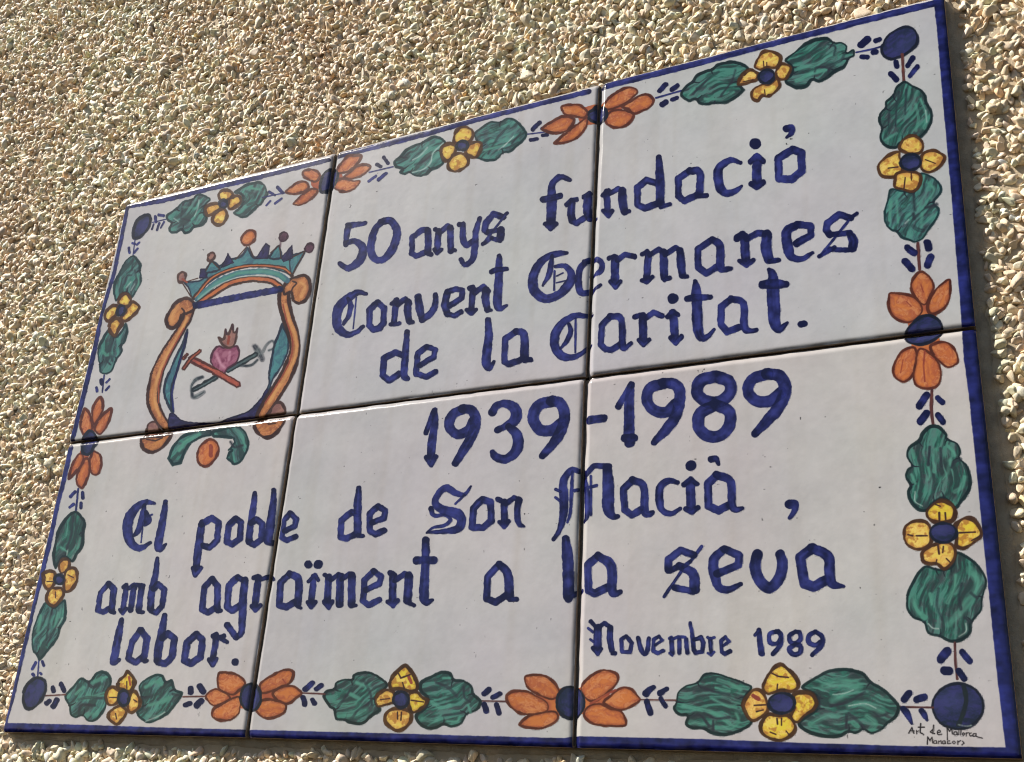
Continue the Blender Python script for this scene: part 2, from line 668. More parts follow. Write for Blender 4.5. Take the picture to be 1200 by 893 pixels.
C v 1.2 61,714 57,730 54,750
C h 2 48,722 44,740
C h 1.6 68,718 64,734
C v 1.1 70,726 62,742 54,756
C w .7 73,724 66,736
M flower|yellow l2
@ 10 640 8.93
P y 520,200 560,130 630,140 640,210 600,270 540,280
P y 360,280 430,255 490,280 480,400 420,460 370,420 360,340
P y 590,270 650,220 715,250 720,360 660,460 590,480 570,400
P y 430,450 390,520 400,590 470,635 530,590 580,510 560,440 500,430
L d 9 620,300 680,330
L d 9 490,480 490,540
L d 9 400,370 460,370
E B 530,350,56,56,0
M scroll|left
@ 155 340 8.93
T c 600,190,100 575,290,92 520,390,84 440,520,96 350,670,110 290,790,116 250,893,124 228,1010,124 215,1100,124 225,1200,124 270,1310,118 330,1400,104 380,1450,80
P c 580,80 480,110 400,200 350,300 370,380 430,400 500,340 530,260 580,250 650,200 645,130
C d 16 530,300 545,230 520,190
C a 40 470,180 420,260 410,340
C a 26 575,290 520,400 440,540 350,700 285,850 245,1000 240,1180 285,1310
L k 12 540,400 460,540 380,690 310,850 275,1000 275,1180
@ 0 0 1
P t 218.8,387 213.2,403 206,417 199,433 193,447 192,463 198.7,479 203,485 201,470 202,452 208.7,432 212,420 217,405 219.4,389
L b 2 219,390 216,404 210,425 204,446 201,462 203,482
P K 173,497.5 178,493.5 184,495 187.5,503 188,508 170,511 171,503
M scroll|left curl
P c 165.6,513 182,511 200.5,508 197,517 189,526 178,530.5 168,527 165,520
L d 1.6 172,515 182,516.5 190,513
M scroll|right
P t 330.4,379 325,394 321,403 317,423 314.5,440 313.7,452 303.6,469 289,482.6 270,489.4 271,494 300,489 309,472.5 315,458 320.4,443.4 329.4,430 337,413 338,396 333,384
P N 198,486 203,484 212,492 230,495 252,495 268,490 290,482 303,470 312,455 314,462 309,474 301,489 270,495 240,499 202,505 197,500
@ 280 340 8.93
T c 470,10,110 475,150,116 515,300,112 565,450,112 585,600,106 555,740,116 490,893,124 415,1020,128 325,1160,122 245,1290,108 215,1350,90
C a 26 480,150 530,320 590,480 600,620 570,740 490,900 400,1030 310,1180
C k 12 460,150 500,330 550,480 560,600 530,740 450,900 360,1040 270,1180
@ 280 260 8.93
P c 600,570 680,550 740,610 745,720 700,820 620,855 560,820 540,740 470,760 460,680 520,600
C d 14 545,740 560,690 600,640 560,620
C a 34 640,630 690,680 650,780
L d 16 550,740 570,800
@ 270 430 8.93
P K 470,370 530,370 570,430 570,480 480,500 390,510 420,440
M scroll|right curl
P c 250,580 400,565 565,550 530,640 440,730 350,740 270,680
L d 12 380,570 400,600 470,590
M crown|crown
@ 0 0 1
P t 225,350 221,338 216,331 232,329 240,324 246,314 256,312 268,304 282,300 290,290 297,301 306,300 325,298 337,300 356,296 345,316 341,323 330,318 300,312 270,318 245,332 230,350
P t 240,320 246,308 250,306 258,316
L d 1 247,306 241,318
L d 1 248,306 257,315
P t 315,302 326,287.5 329.5,302
P t 339,303 348,297 358,294.5 348,312 341,322
P N 235.5,315 233,326 243.5,326 240.5,315
P N 267,297 259,314 274,308
P N 298.5,303.5 311.5,285 316,288 314,302.5
P N 329,302 342,287 343,302 332,307
L d 1 289,289 276,304
L d 1 292,289 297,301
L d 1 317,296 327,287 329,303
L d 1 343,301 357,294 342,323
L d 1.2 214,332 224,348
L d 1 219,330 232,326
L d 3.8 227,349.6 246,326.5 268.4,316 291.2,311.3 313.6,311.3 332.6,314 341.6,322.7
C o 1.8 229,348.6 247,327 268.4,316.2 291.2,311.5 313.6,311.5 332,314.5 339.6,320
C t 7 231.4,350.7 252.7,332 275.1,321.9 290,319.2 308,318 324.8,321.3 336,328.3
C h 2 233.4,349 254,332 275.1,321.5 290,319 308,318 324.8,321.3 333,327
C d 6.8 234,355.5 248.2,345 268.4,332.6 290,327.2 300,327 317,329 329,336.5
C o 3.6 234,354.5 248.2,344.7 268.4,332.2 290,326.8 300,326.6 317,328.6 328,335.5
C w .8 232,351 250,337 272,327 292,323.4 312,323.6
E K 213,325,5.2,7,20
L k 2 214,327 219,331
E K 247.5,301,4.3,6,30
E o 291.2,278.5,7.8,10.8,38
E P 332,277.3,5,6.3,35
E P 362.3,290.2,5,6.3,35
L p 1.5 328.5,283 328,289
M crest bar|bar
V b 229,357,4 232,357.5,7.5 260,352,7.2 300,344,7 328,338.8,7
M pendant|pendant
@ 190 480 10
T g 560,265,70 430,285,100 280,360,134 195,470,160 145,600,160
T g 600,285,70 740,270,110 880,275,160 930,400,170 850,540,200 800,560,130
C h 20 430,290 280,370 200,480
C v 14 800,380 850,440 940,420
P o 570,340 640,380 670,470 620,590 530,670 440,650 405,560 430,440 500,370
C k 40 570,430 570,540
C v 30 480,270 600,240
M anchor|anchor
@ 200 370 8.93
T s 900,400,44 740,490,48 590,580,44
T s 480,640,44 340,720,44 230,780,40
V v 330,640,24 265,665,30 220,720,24 210,780,18
V v 215,795,18 235,850,34 290,830,30 345,795,22
@ 280 340 8.93
V v 160,585,40 200,640,50 240,720,40
V v 250,640,22 290,570,18 345,530,16 370,570,16 350,610,14 310,630,14
C v 12 0,790 120,785 190,730
M heart|heart
@ 200 370 8.93
P m 560,330 500,315 440,370 415,460 440,530 500,600 540,660 590,560 680,500 720,400 700,320 640,320
C q 26 480,400 520,500 560,540
C q 20 620,380 610,460
P K 540,310 500,225 550,240 570,140 600,190 645,90 665,170 700,130 690,240 660,320 600,340
L k 24 610,220 600,290
L p 10 575,150 585,190
L p 12 645,100 650,140
L p 10 695,140 690,170
M cross|cross
T R 205,450,66 460,580,66 705,722,70
T k 130,560,34 210,450,38 310,365,34
T k 130,450,34 175,400,30
L d 8 180,400 140,440
@ 380 230 5
M numeral|5|50
V b 240,158,22 190,165,30 140,172,30
V b 140,172,34 132,220,32 125,282,28
V b 125,275,28 175,262,30 218,290,42 226,335,46 195,388,44 140,422,34 92,395,28
M numeral|0|50
V b 335,150,34 385,142,40 422,190,42 420,250,44 390,325,42 340,372,36 295,365,40 272,320,42 280,250,40 300,190,34 335,150,34
M letter|a|anys
L b 30 605,195 570,198 515,240 512,335 540,350 600,325
L b 36 608,200 608,330
L b 26 608,335 626,340
M letter|n|anys
L b 26 652,195 670,205
L b 34 668,205 662,320
L b 22 645,312 660,336 685,312
L b 28 675,215 720,172 745,190
L b 36 738,185 742,318
L b 22 742,322 765,315
M letter|y|anys
L b 26 790,165 815,168
V b 815,165,30 812,240,34 832,285,34 870,260,26
V b 910,130,24 890,200,32 882,300,36 868,370,34 825,402,28 800,370,26
M letter|s|anys
L b 20 1072,98 1050,120
L b 34 1050,122 990,105 945,160 942,200 965,215
L b 26 960,210 1035,195
L b 42 1035,200 1032,245
L b 26 1030,260 980,245
L b 12 1060,112 928,280
L b 20 985,245 928,280
M letter|C|Convent
V b 245,572,20 200,562,30 150,590,42 92,640,50 72,705,50 84,775,48 135,810,36 190,795,26 228,762,20
V b 140,600,18 155,640,30 142,700,26 110,750,14
L b 8 188,592 170,775
M letter|o|Convent
L b 34 312,622 350,655 348,745 325,772 285,782 264,755 266,665 312,622
M letter|n|Convent
L b 24 395,630 425,608
L b 34 422,610 408,745
L b 24 390,752 440,745
L b 30 430,635 475,602 500,630
V b 492,620,40 488,680,38 498,735,32
L b 20 498,740 518,738
M letter|v|Convent
V b 550,592,40 558,650,44 572,725,34
V b 572,725,34 620,690,36 648,640,34 652,578,26
M letter|e|Convent
L b 36 722,562 704,640 722,690
L b 30 722,690 762,700 800,678
L b 30 722,560 770,545 810,550 805,595 735,642
M letter|n|Convent
L b 24 848,540 872,532
L b 34 870,540 862,670
L b 22 835,665 860,690 888,665
L b 30 880,565 935,530 960,555
V b 948,550,42 945,610,42 958,665,34
L b 20 958,670 978,668
M letter|t|Convent
V b 1025,350,28 1025,420,40 1020,520,46 1015,630,46 1030,660,28 1070,640,16
V b 978,442,26 1020,430,32 1072,425,22
@ 420 340 5
M letter|d|de
L b 34 258,382 215,366 150,400 142,500 182,530 240,490
V b 285,245,28 275,380,38 268,500,38 290,518,24
M letter|e|de
L b 32 398,332 348,372 338,490 400,508 452,478
L b 30 400,332 450,348 442,392 358,442
M letter|l|la
V b 760,175,32 765,260,42 755,350,48 750,430,48 770,460,28 795,420,18
M letter|a|la
L b 34 925,242 862,288 856,420 880,435 950,412
V b 925,242,34 970,262,42 975,400,46
L b 28 975,415 1010,408
@ 600 260 5
M letter|C|Caritat
V b 470,545,14 430,552,26 370,552,34 300,592,42 256,660,48 252,730,48 290,785,46 350,795,34 410,770,24 462,722,16
V b 335,600,20 345,645,26 320,700,24 285,742,12
L b 12 374,568 372,765
M letter|a|Caritat
L b 34 578,555 528,608 522,720 550,748 585,752 640,715
V b 575,555,34 640,572,36 650,720,38 665,740,30 700,712,20
M letter|r|Caritat
L b 28 720,560 750,548
L b 44 768,555 770,690
L b 24 745,695 772,725 805,692
L b 32 785,565 830,532 878,552
M letter|i|Caritat
L b 56 942,450 944,450
L b 44 945,535 955,685
L b 26 912,558 945,525 972,545
L b 28 930,680 960,710 995,672
M letter|t|Caritat
V b 1075,350,24 1082,420,54 1085,520,56 1090,620,56 1110,680,42 1150,670,28 1185,632,16
V b 1025,452,32 1090,445,40 1162,442,28
@ 780 230 5
M letter|a|Caritat
L b 38 385,602 325,650 325,750 360,795 430,770
V b 385,602,38 455,628,38 462,765,42 490,790,30 535,785,24
M letter|t|Caritat
V b 608,432,26 630,470,50 630,560,68 636,660,66 640,735,60 665,780,42 715,742,16
V b 568,520,44 640,515,54 705,518,38
M mark|.|Caritat
L b 36 795,752 812,748
@ 600 260 5
M letter|G|Germanes
V b 322,182,20 260,188,34 200,210,36 145,270,46 122,340,50 136,410,52 195,450,46 270,430,44 330,370,50 350,310,42 312,260,28 252,262,16
V b 235,200,20 226,270,30 210,325,26 182,375,12
L b 11 250,290 248,400
L b 8 262,318 300,300
L b 8 262,358 318,345
M letter|e|Germanes
V b 430,238,34 395,290,34 396,395,36 430,420,30 520,372,18
V b 425,235,28 485,220,30 525,240,32 520,290,30 460,320,16
M letter|r|Germanes
L b 26 570,215 600,202
L b 44 605,215 605,350
L b 24 578,352 608,385 635,352
L b 30 620,225 665,192 718,204
M letter|m|Germanes
L b 26 765,192 792,175
L b 38 800,190 790,335
L b 24 762,345 790,355 825,325
L b 28 808,195 860,162 890,182
V b 890,180,40 890,260,46 892,330,40
L b 24 892,342 925,330
L b 30 900,195 960,152 990,175
V b 985,170,40 992,250,44 1000,315,36
L b 22 1000,322 1028,322
@ 780 230 5
M letter|a|Germanes
L b 36 275,256 190,310 192,420 240,452 310,412
V b 275,256,38 320,292,44 322,410,44 340,430,34 382,425,24
M letter|n|Germanes
L b 40 420,248 450,225
L b 48 462,240 470,375
L b 26 435,380 475,408 515,375
L b 34 475,252 540,217 590,222
V b 595,225,52 590,300,58 605,370,52
L b 26 610,385 662,374
M letter|e|Germanes
V b 770,168,38 710,210,50 718,300,56 738,355,44 800,368,32 860,332,20
L b 38 770,166 850,175 852,228 765,278
M letter|s|Germanes
L b 22 1120,100 1085,125
L b 38 1085,128 1015,107 948,160 942,200 962,225
L b 30 962,225 1080,215
V b 1080,220,40 1100,260,52 1095,305,46
L b 28 1090,315 1020,315 960,310
L b 14 1075,140 900,355
L b 22 990,300 900,352
@ 600 130 5
M letter|f|fundacio
V b 338,402,22 280,387,32 236,432,36 234,520,52 228,650,50
L b 34 182,520 282,497
L b 26 195,662 225,690 256,662
M letter|u|fundacio
L b 26 320,550 348,522 378,520
V b 352,530,36 346,600,40 352,640,42
L b 32 352,645 380,658 440,618
L b 28 425,505 455,485
V b 445,500,42 442,580,48 452,630,38
L b 18 452,640 490,628
M letter|n|fundacio
L b 22 530,495 568,465
L b 36 556,475 560,595
L b 24 535,585 564,618 588,585
L b 28 575,485 620,457 655,470
V b 648,470,42 650,540,46 660,590,40
L b 22 660,598 688,588
M letter|d|fundacio
L b 36 850,425 790,407 736,450 736,550 780,572 850,545
V b 860,270,30 868,400,48 870,540,46
L b 24 872,562 925,548
M letter|a|fundacio
L b 36 1042,352 975,395 976,500 1010,528 1080,495
V b 1042,352,38 1100,362,40 1098,490,42
L b 26 1098,500 1142,497
@ 780 130 5
M letter|c|fundacio
V b 440,305,22 380,290,34 312,340,46 316,440,50 350,480,40 400,475,32 445,442,18
M letter|i|fundacio
L b 58 524,192 526,192
L b 50 536,275 535,420
L b 30 497,300 535,262 573,295
L b 30 502,428 536,448 573,420
M letter|o|fundacio
L b 42 745,227 660,280 665,398 738,402 798,352 796,245 745,227
V b 708,105,38 738,102,38 736,130,28 710,155,14
@ 480 420 5
M numeral|1|1939
V b 150,300,24 150,380,34 135,470,44 126,570,46
L b 28 146,305 97,436
L b 28 98,580 126,625 154,575
M numeral|9|1939
C b 52 320,296 255,330 232,395 280,445 345,420 378,365
V b 310,296,48 365,305,52 388,360,54 375,430,54 328,520,50 268,615,38
M numeral|3|1939
V b 486,318,44 512,278,38 570,266,46 620,300,58 620,358,58 570,394,38 516,420,36
V b 582,402,38 630,450,56 630,530,58 570,588,46 510,580,44 486,550,30
M numeral|9|1939
C b 60 840,250 760,275 724,345 760,415 830,422 895,375
V b 830,250,56 885,265,58 908,330,58 890,420,58 840,500,50 778,572,36
M mark|-|1939
L b 44 1050,362 1135,350
@ 700 400 5
M numeral|1|1989
V b 200,252,34 186,340,50 186,450,56 186,560,60 190,590,60
L b 34 195,258 122,382
L b 44 160,568 215,565
M numeral|9|1989
C b 58 400,244 310,275 291,345 335,405 405,415 460,365
V b 385,242,54 455,252,60 484,310,60 462,430,58 400,520,54 332,592,32
M numeral|8|1989
C b 64 690,204 605,232 585,300 640,352 720,350 775,300 770,235 690,204
C b 62 680,378 605,420 592,495 640,552 720,552 775,490 770,410 690,370
M numeral|9|1989
C b 60 1000,190 910,220 882,290 925,345 1005,350 1075,300
V b 990,190,60 1070,205,66 1100,280,68 1065,380,66 1000,460,58 922,542,38
@ 130 540 5
M letter|E|El
V b 255,250,16 205,242,30 150,272,40 108,330,52 96,400,52 114,475,48 165,512,34 230,480,18
V b 195,260,22 182,340,36 158,410,28 130,442,12
V b 205,300,20 215,345,42 200,370,30
L b 10 215,325 240,315
L b 8 188,360 176,478
M letter|l|El
V b 320,240,24 310,310,36 290,420,42 274,500,42 290,518,28 322,488,16
M letter|p|poble
V b 535,362,36 520,450,42 505,560,42 498,630,32
L b 24 480,630 524,628 492,672 480,630
L b 34 530,372 590,335 632,362 622,465 578,508 542,498
M letter|o|poble
L b 34 732,338 690,380 678,475 712,490 755,458 762,362 732,338
M letter|b|poble
V b 845,190,24 835,270,34 818,380,36 808,470,36
L b 34 812,478 840,492 882,460 888,372 852,342 822,365
M letter|l|poble
V b 955,172,26 950,260,38 932,390,46 920,465,46 950,485,28
M letter|e|poble
L b 30 1052,308 1015,350 1002,450 1032,466 1084,445
L b 30 1052,308 1088,342 1078,382 1020,412
@ 380 530 5
M letter|d|de
L b 34 195,362 160,350 102,400 96,500 130,505 182,480
V b 203,212,30 196,320,42 196,475,42
L b 24 198,488 226,490
M letter|e|de
L b 34 315,317 267,360 267,460 300,482 350,460
L b 32 315,317 358,342 350,385 282,412
M letter|S|Son
V b 860,200,10 822,248,22 770,240,34 715,210,38 665,250,34 652,300,40 700,340,50 780,362,58 805,400,50 782,448,42 700,465,26 602,470,12
V b 625,330,30 642,370,22 700,368,18 740,395,20 700,430,18 640,440,14 600,472,10
L b 12 822,252 770,302
M letter|o|Son
L b 38 925,277 875,330 868,440 930,442 980,400 975,292 925,277
M letter|n|Son
L b 28 1018,277 1058,292
L b 38 1055,292 1055,408
L b 24 1027,410 1055,438 1080,405
L b 30 1065,302 1110,268 1140,280
V b 1140,280,38 1130,350,34 1140,415,32 1170,435,16
@ 630 520 5
M letter|M|Macia
V b 250,165,24 200,155,34 152,220,42 155,320,50 152,420,42 130,500,28 95,560,22
L b 16 107,268 135,282
L b 16 105,315 142,345
V b 205,165,16 198,300,20 192,400,18 175,460,14
V b 262,165,30 285,290,36 285,420,32 268,455,18
L b 18 215,275 345,245
L b 14 312,190 312,415
L b 30 268,190 330,128 420,132
V b 408,140,48 414,260,62 414,380,62 440,425,36 470,425,22
M letter|a|Macia
L b 38 558,212 502,265 510,388 550,418 610,385
V b 555,212,38 620,248,40 628,390,44 650,412,36 672,405,28
M letter|c|Macia
V b 820,228,24 765,217,34 716,260,42 716,350,42 737,395,34 785,410,30 835,380,22
M letter|i|Macia
L b 56 897,127 899,127
L b 50 896,225 900,380
L b 28 857,240 896,205 932,235
L b 28 870,382 905,402 938,375
M letter|a|Macia
L b 42 1052,182 997,235 1002,365 1060,392 1120,360
V b 1050,182,42 1130,222,44 1138,350,44 1160,385,34 1200,378,20
V b 1015,92,34 1045,90,32 1060,120,16
@ 770 530 5
M mark|,|Macia
V b 775,305,50 808,305,42 804,345,30 775,385,20
@ 90 620 5
M letter|a|amb
L b 28 185,318 137,375 122,475 155,488 205,455
L b 34 188,322 216,352 203,480
L b 20 203,487 220,490
M letter|m|amb
L b 20 270,342 290,325
L b 30 290,340 268,475
L b 20 252,472 268,495 290,465
L b 22 300,350 335,325 390,330
L b 32 335,340 315,475
L b 34 380,340 362,478
L b 20 362,485 390,488
M letter|b|amb
V b 472,172,22 460,270,34 437,380,38 432,470,36
L b 32 435,478 465,490 500,452 514,355 476,322 450,350
M letter|a|agraiment
L b 34 792,292 747,342 732,472 770,488 825,455
L b 36 795,295 824,335 822,470
L b 22 822,482 845,478
M letter|g|agraiment
L b 36 942,282 892,330 882,458 910,478 960,448
L b 30 942,282 985,305
V b 985,300,40 975,420,42 970,540,40 965,605,34 935,638,28
L b 34 932,632 882,562
M letter|r|agraiment
L b 24 1037,287 1062,277
L b 36 1065,285 1045,445
L b 24 1026,452 1048,478 1074,448
L b 24 1080,297 1130,277 1152,294
@ 300 600 5
M letter|a|agraiment
L b 36 200,362 147,412 137,545 180,558 240,520
V b 200,362,36 252,400,40 246,540,40
L b 20 246,555 265,563
M letter|i|agraiment
L b 42 307,308 309,308
L b 48 365,308 367,308
L b 34 340,380 325,525
L b 22 310,407 345,368 365,400
L b 24 304,530 326,558 348,528
M letter|m|agraiment
L b 26 405,370 428,382
L b 38 427,382 420,520
L b 24 400,527 425,560 447,525
L b 26 438,400 485,365
L b 42 495,378 490,540
L b 26 505,395 550,362 572,380
V b 562,370,40 560,540,42
L b 20 562,550 585,548
M letter|e|agraiment
L b 34 690,347 637,400 627,520 660,545 722,515
L b 32 690,347 733,378 722,420 645,458
M letter|n|agraiment
L b 30 787,357 812,372
L b 40 803,378 800,520
L b 24 772,525 804,552 832,520
L b 30 815,402 870,362 905,378
V b 897,372,44 888,520,46
L b 22 895,535 925,548
M letter|t|agraiment
V b 995,165,40 995,230,42 990,350,46 984,480,52 995,528,40 1035,515,18
L b 42 940,285 985,280 1042,282
@ 540 600 5
M letter|a|a
L b 38 225,307 157,380 152,508 205,528 262,490
V b 225,307,38 275,365,46 285,495,50
L b 28 285,512 325,512
M letter|l|la
V b 615,157,42 624,250,58 630,370,60 630,480,60 630,510,42
V b 640,500,26 680,475,24 705,460,22
M letter|a|la
L b 42 805,257 742,312 748,460 785,478 862,440
V b 805,257,44 880,315,52 886,450,50 900,478,38 932,468,28
@ 770 620 5
M letter|s|seva
L b 18 262,102 195,190
L b 18 150,235 40,397
L b 40 215,152 140,125 66,180 66,240
L b 30 75,245 130,218
V b 130,215,40 210,262,54 220,350,58
L b 36 212,365 100,342
L b 24 195,190 150,225
M letter|e|seva
V b 395,118,42 332,180,52 340,280,54 362,340,42 420,355,38 490,322,24
L b 42 395,118 482,155 476,210 352,262
M letter|v|seva
V b 588,148,54 575,220,60 600,300,58 660,345,58 715,290,60 735,210,58 722,148,50
M letter|a|seva
L b 54 912,112 838,165 862,318 915,340 988,300
V b 905,112,50 1000,160,56 1012,270,56 1030,325,46 1092,335,18
@ 90 620 5
M letter|l|labor
V b 262,532,28 245,620,38 222,740,42 216,780,36 250,765,18
M letter|a|labor
L b 34 375,592 326,660 302,758 345,782 388,748
L b 36 375,592 412,640 392,765
L b 22 392,775 410,772
M letter|b|labor
V b 515,507,28 500,600,42 477,710,44 472,770,38
L b 36 478,782 520,788 558,750 573,642 532,612 502,640
M letter|o|labor
L b 38 702,617 647,665 630,770 670,788 724,750 736,650 702,617
M letter|r|labor
L b 24 797,627 818,617
L b 34 820,630 797,760
L b 24 776,765 796,798 820,760
L b 26 832,640 862,625 
L b 24 838,640 880,662
M mark|.|labor
L b 38 929,780 931,780
@ 680 700 7.5
M letter|N|Novembre
L b 34 92,212 138,262
L b 22 70,272 110,305
L b 20 88,370 118,392
L b 64 155,265 150,455
L b 34 112,445 152,498 180,455
L b 38 160,262 210,228 268,262
V b 262,270,50 262,370,50 278,470,46
L b 36 282,492 306,492
M letter|o|Novembre
L b 34 402,342 362,370 367,478 438,482 454,402 402,342
M letter|v|Novembre
V b 508,358,34 530,450,40 565,500,36 592,460,38 602,362,34
M letter|e|Novembre
L b 32 690,342 645,372 642,470 680,490 728,472
L b 28 690,342 722,378 660,418
M letter|m|Novembre
L b 26 782,362 800,352
L b 36 800,370 808,490
L b 20 785,490 808,510
L b 32 870,362 872,488
L b 36 930,370 940,488
L b 24 805,370 860,347 920,350
M letter|b|Novembre
V b 965,225,30 985,330,36 998,460,34
L b 36 1002,372 1060,352 1082,400 1072,478 1015,488 1000,460
@ 820 700 7.5
M letter|r|Novembre
L b 34 92,365 100,485
L b 22 72,490 100,510 125,480
L b 24 68,352 92,365 128,352
M letter|e|Novembre
L b 34 225,348 187,382 192,478 220,498 264,474
L b 26 225,348 258,388 205,425
M numeral|1|1989
V b 520,290,40 530,400,46 545,495,50
L b 26 515,295 485,332
M numeral|9|1989
C b 38 690,300 615,322 620,398 680,405 712,360
V b 670,298,34 712,330,42 705,420,44 645,498,38
M numeral|8|1989
C b 36 842,300 790,338 802,395 850,402 888,365 878,312 842,300
C b 38 842,415 788,455 822,500 880,488 886,430 842,415
M numeral|9|1989
C b 38 1020,300 960,338 962,398 1015,420 1062,390
V b 1015,300,36 1075,345,42 1070,425,40 990,508,32
'''

# colours of the glazes as they look in the photograph (sRGB 0-255); turned into base colours below
PAL = dict(
    b=((40, 46, 120), (14, 16, 54)), g=((62, 120, 110), (60, 86, 92)), G=((44, 96, 84), (58, 72, 74)),
    o=((192, 114, 60), (158, 82, 56)), y=((218, 192, 88), (206, 148, 76)), Y=((214, 194, 62), (206, 158, 62)),
    t=((72, 128, 132), (60, 96, 112)), m=((158, 100, 122), (120, 58, 84)), R=((182, 98, 74), (144, 68, 56)),
    s=((84, 104, 104), (70, 86, 90)), B=((44, 44, 92), (26, 34, 54)), K=((150, 110, 98), (124, 86, 82)),
    N=((52, 48, 94), (34, 30, 62)), P=((92, 56, 74), (66, 38, 54)), k=((150, 76, 50), (132, 60, 46)),
    v=((32, 50, 52), (44, 46, 54)), h=((96, 160, 144), (72, 132, 116)), w=((186, 196, 194), (150, 176, 170)),
    d=((70, 40, 26), (52, 34, 26)), r=((104, 58, 48), (60, 36, 40)), q=((200, 150, 170), (184, 130, 150)),
    D=((30, 42, 40), (28, 34, 42)), n=((24, 20, 24), (40, 34, 34)), c=((182, 122, 70), (138, 82, 56)), a=((214, 164, 104), (196, 140, 86)), p=((74, 40, 56), (50, 30, 44)), F=None)
OUTL = dict(c=((64, 38, 30), 1.5), g=((28, 58, 60), 1.5), G=((26, 46, 46), 1.8), o=((100, 46, 28), 1.6), y=((84, 50, 24), 1.6),
            Y=((72, 42, 20), 1.9), t=((38, 48, 68), 1.3), m=((86, 44, 60), 1.2), R=((84, 38, 30), 1.3),
            s=((34, 44, 46), 1.3), B=((26, 30, 46), 1.8), K=((84, 56, 48), 1.5), N=((30, 24, 52), .6),
            P=((62, 32, 46), 1.2), k=((78, 40, 30), .9))
WHITE = (185, 183, 185)

def catmull(P, closed=False, n=7):
    P = np.asarray(P, float)
    if len(P) < 3 and not closed: return P
    if closed: Q = np.vstack([P[-1], P, P[0], P[1]])
    else: Q = np.vstack([2 * P[0] - P[1], P, 2 * P[-1] - P[-2]])
    out = []
    for i in range(1, len(Q) - 2):
        for t in np.arange(n) / n:
            out.append(0.5 * (2 * Q[i] + (Q[i + 1] - Q[i - 1]) * t + (2 * Q[i - 1] - 5 * Q[i] + 4 * Q[i + 1] - Q[i + 2]) * t * t
                              + (3 * Q[i] - Q[i - 1] - 3 * Q[i + 1] + Q[i + 2]) * t ** 3))
    if not closed: out.append(Q[-2])
    return np.array(out)

# texture sheet laid over the plaque, with a margin so that it covers the edges too
TX0, TX1, TZ0, TZ1 = -0.012, 0.612, 0.008, -0.404
NX, NY = 3000, 1980
gx = TX0 + (np.arange(NX) + .5) / NX * (TX1 - TX0)
gz = TZ0 + (np.arange(NY) + .5) / NY * (TZ1 - TZ0)
GX, GZ = np.meshgrid(gx.astype(np.float32), gz.astype(np.float32))
PX, PY = to_photo(GX, GZ)
rgb = np.empty((NY, NX, 3), np.float32); rgb[:] = np.array(WHITE, np.float32) / 255
# faint mottling of the white glaze, warm and cool by turns
m1 = fbm(GX * 22, GZ * 22, 3)[..., None] - .5; m2 = fbm(GX * 70, GZ * 70, 8)[..., None] - .5
rgb += m1 * np.array([.060, .046, .030], np.float32) + m2 * .040
rgb += (fbm(GX * 15, GZ * 15, 61, 3)[..., None] - .5) * np.array([.014, -.016, .014], np.float32) + (fbm(GX * 300, GZ * 300, 71, 3)[..., None] - .5) * .030
sp = vnoise(GX * 900, GZ * 900, 21) * vnoise(GX * 260, GZ * 260, 31)
rgb -= (np.clip(sp - .80, 0, 1) * 3.4)[..., None]
label = np.full((NY, NX), -1, np.int16)
WOB = (fbm(GX * 420, GZ * 420, 5, 3) - .5) * 1.5              # unsteady brush edge, photo pixels
ST1 = fbm(GX * 260, GZ * 260, 14, 3)

def window(x0, y0, x1, y1):
    xs, zs = to_plane([x0, x1, x0, x1], [y0, y0, y1, y1])
    i0 = int(np.clip((xs.min() - TX0) / (TX1 - TX0) * NX - 3, 0, NX)); i1 = int(np.clip((xs.max() - TX0) / (TX1 - TX0) * NX + 4, 0, NX))
    j0 = int(np.clip((zs.max() - TZ0) / (TZ1 - TZ0) * NY - 3, 0, NY)); j1 = int(np.clip((zs.min() - TZ0) / (TZ1 - TZ0) * NY + 4, 0, NY))
    return slice(j0, j1), slice(i0, i1)

def put(win, a, col, lab, keep=.0):
    a = np.clip(a, 0, 1)[..., None]
    rgb[win] = rgb[win] * (1 - a) + col * a
    L = label[win]; L[a[..., 0] > .35] = lab

def dist_line(X, Y, P):
    """distance to a brush line with varying half width: returns signed distance (inside < 0), half width there, along"""
    best = np.full(X.shape, 1e9, np.float32); hw = np.zeros_like(best); al = np.zeros_like(best); s0 = 0
    for (ax, ay, ar), (bx, by, br) in zip(P[:-1], P[1:]):
        dx, dy = bx - ax, by - ay; L2 = dx * dx + dy * dy + 1e-9
        t = np.clip(((X - ax) * dx + (Y - ay) * dy) / L2, 0, 1)
        r = ar + (br - ar) * t
        d = np.hypot(X - ax - t * dx, Y - ay - t * dy) - r
        m = d < best
        best = np.where(m, d, best); hw = np.where(m, r, hw); al = np.where(m, s0 + t * L2 ** .5, al)
        s0 += L2 ** .5
    return best, hw, al

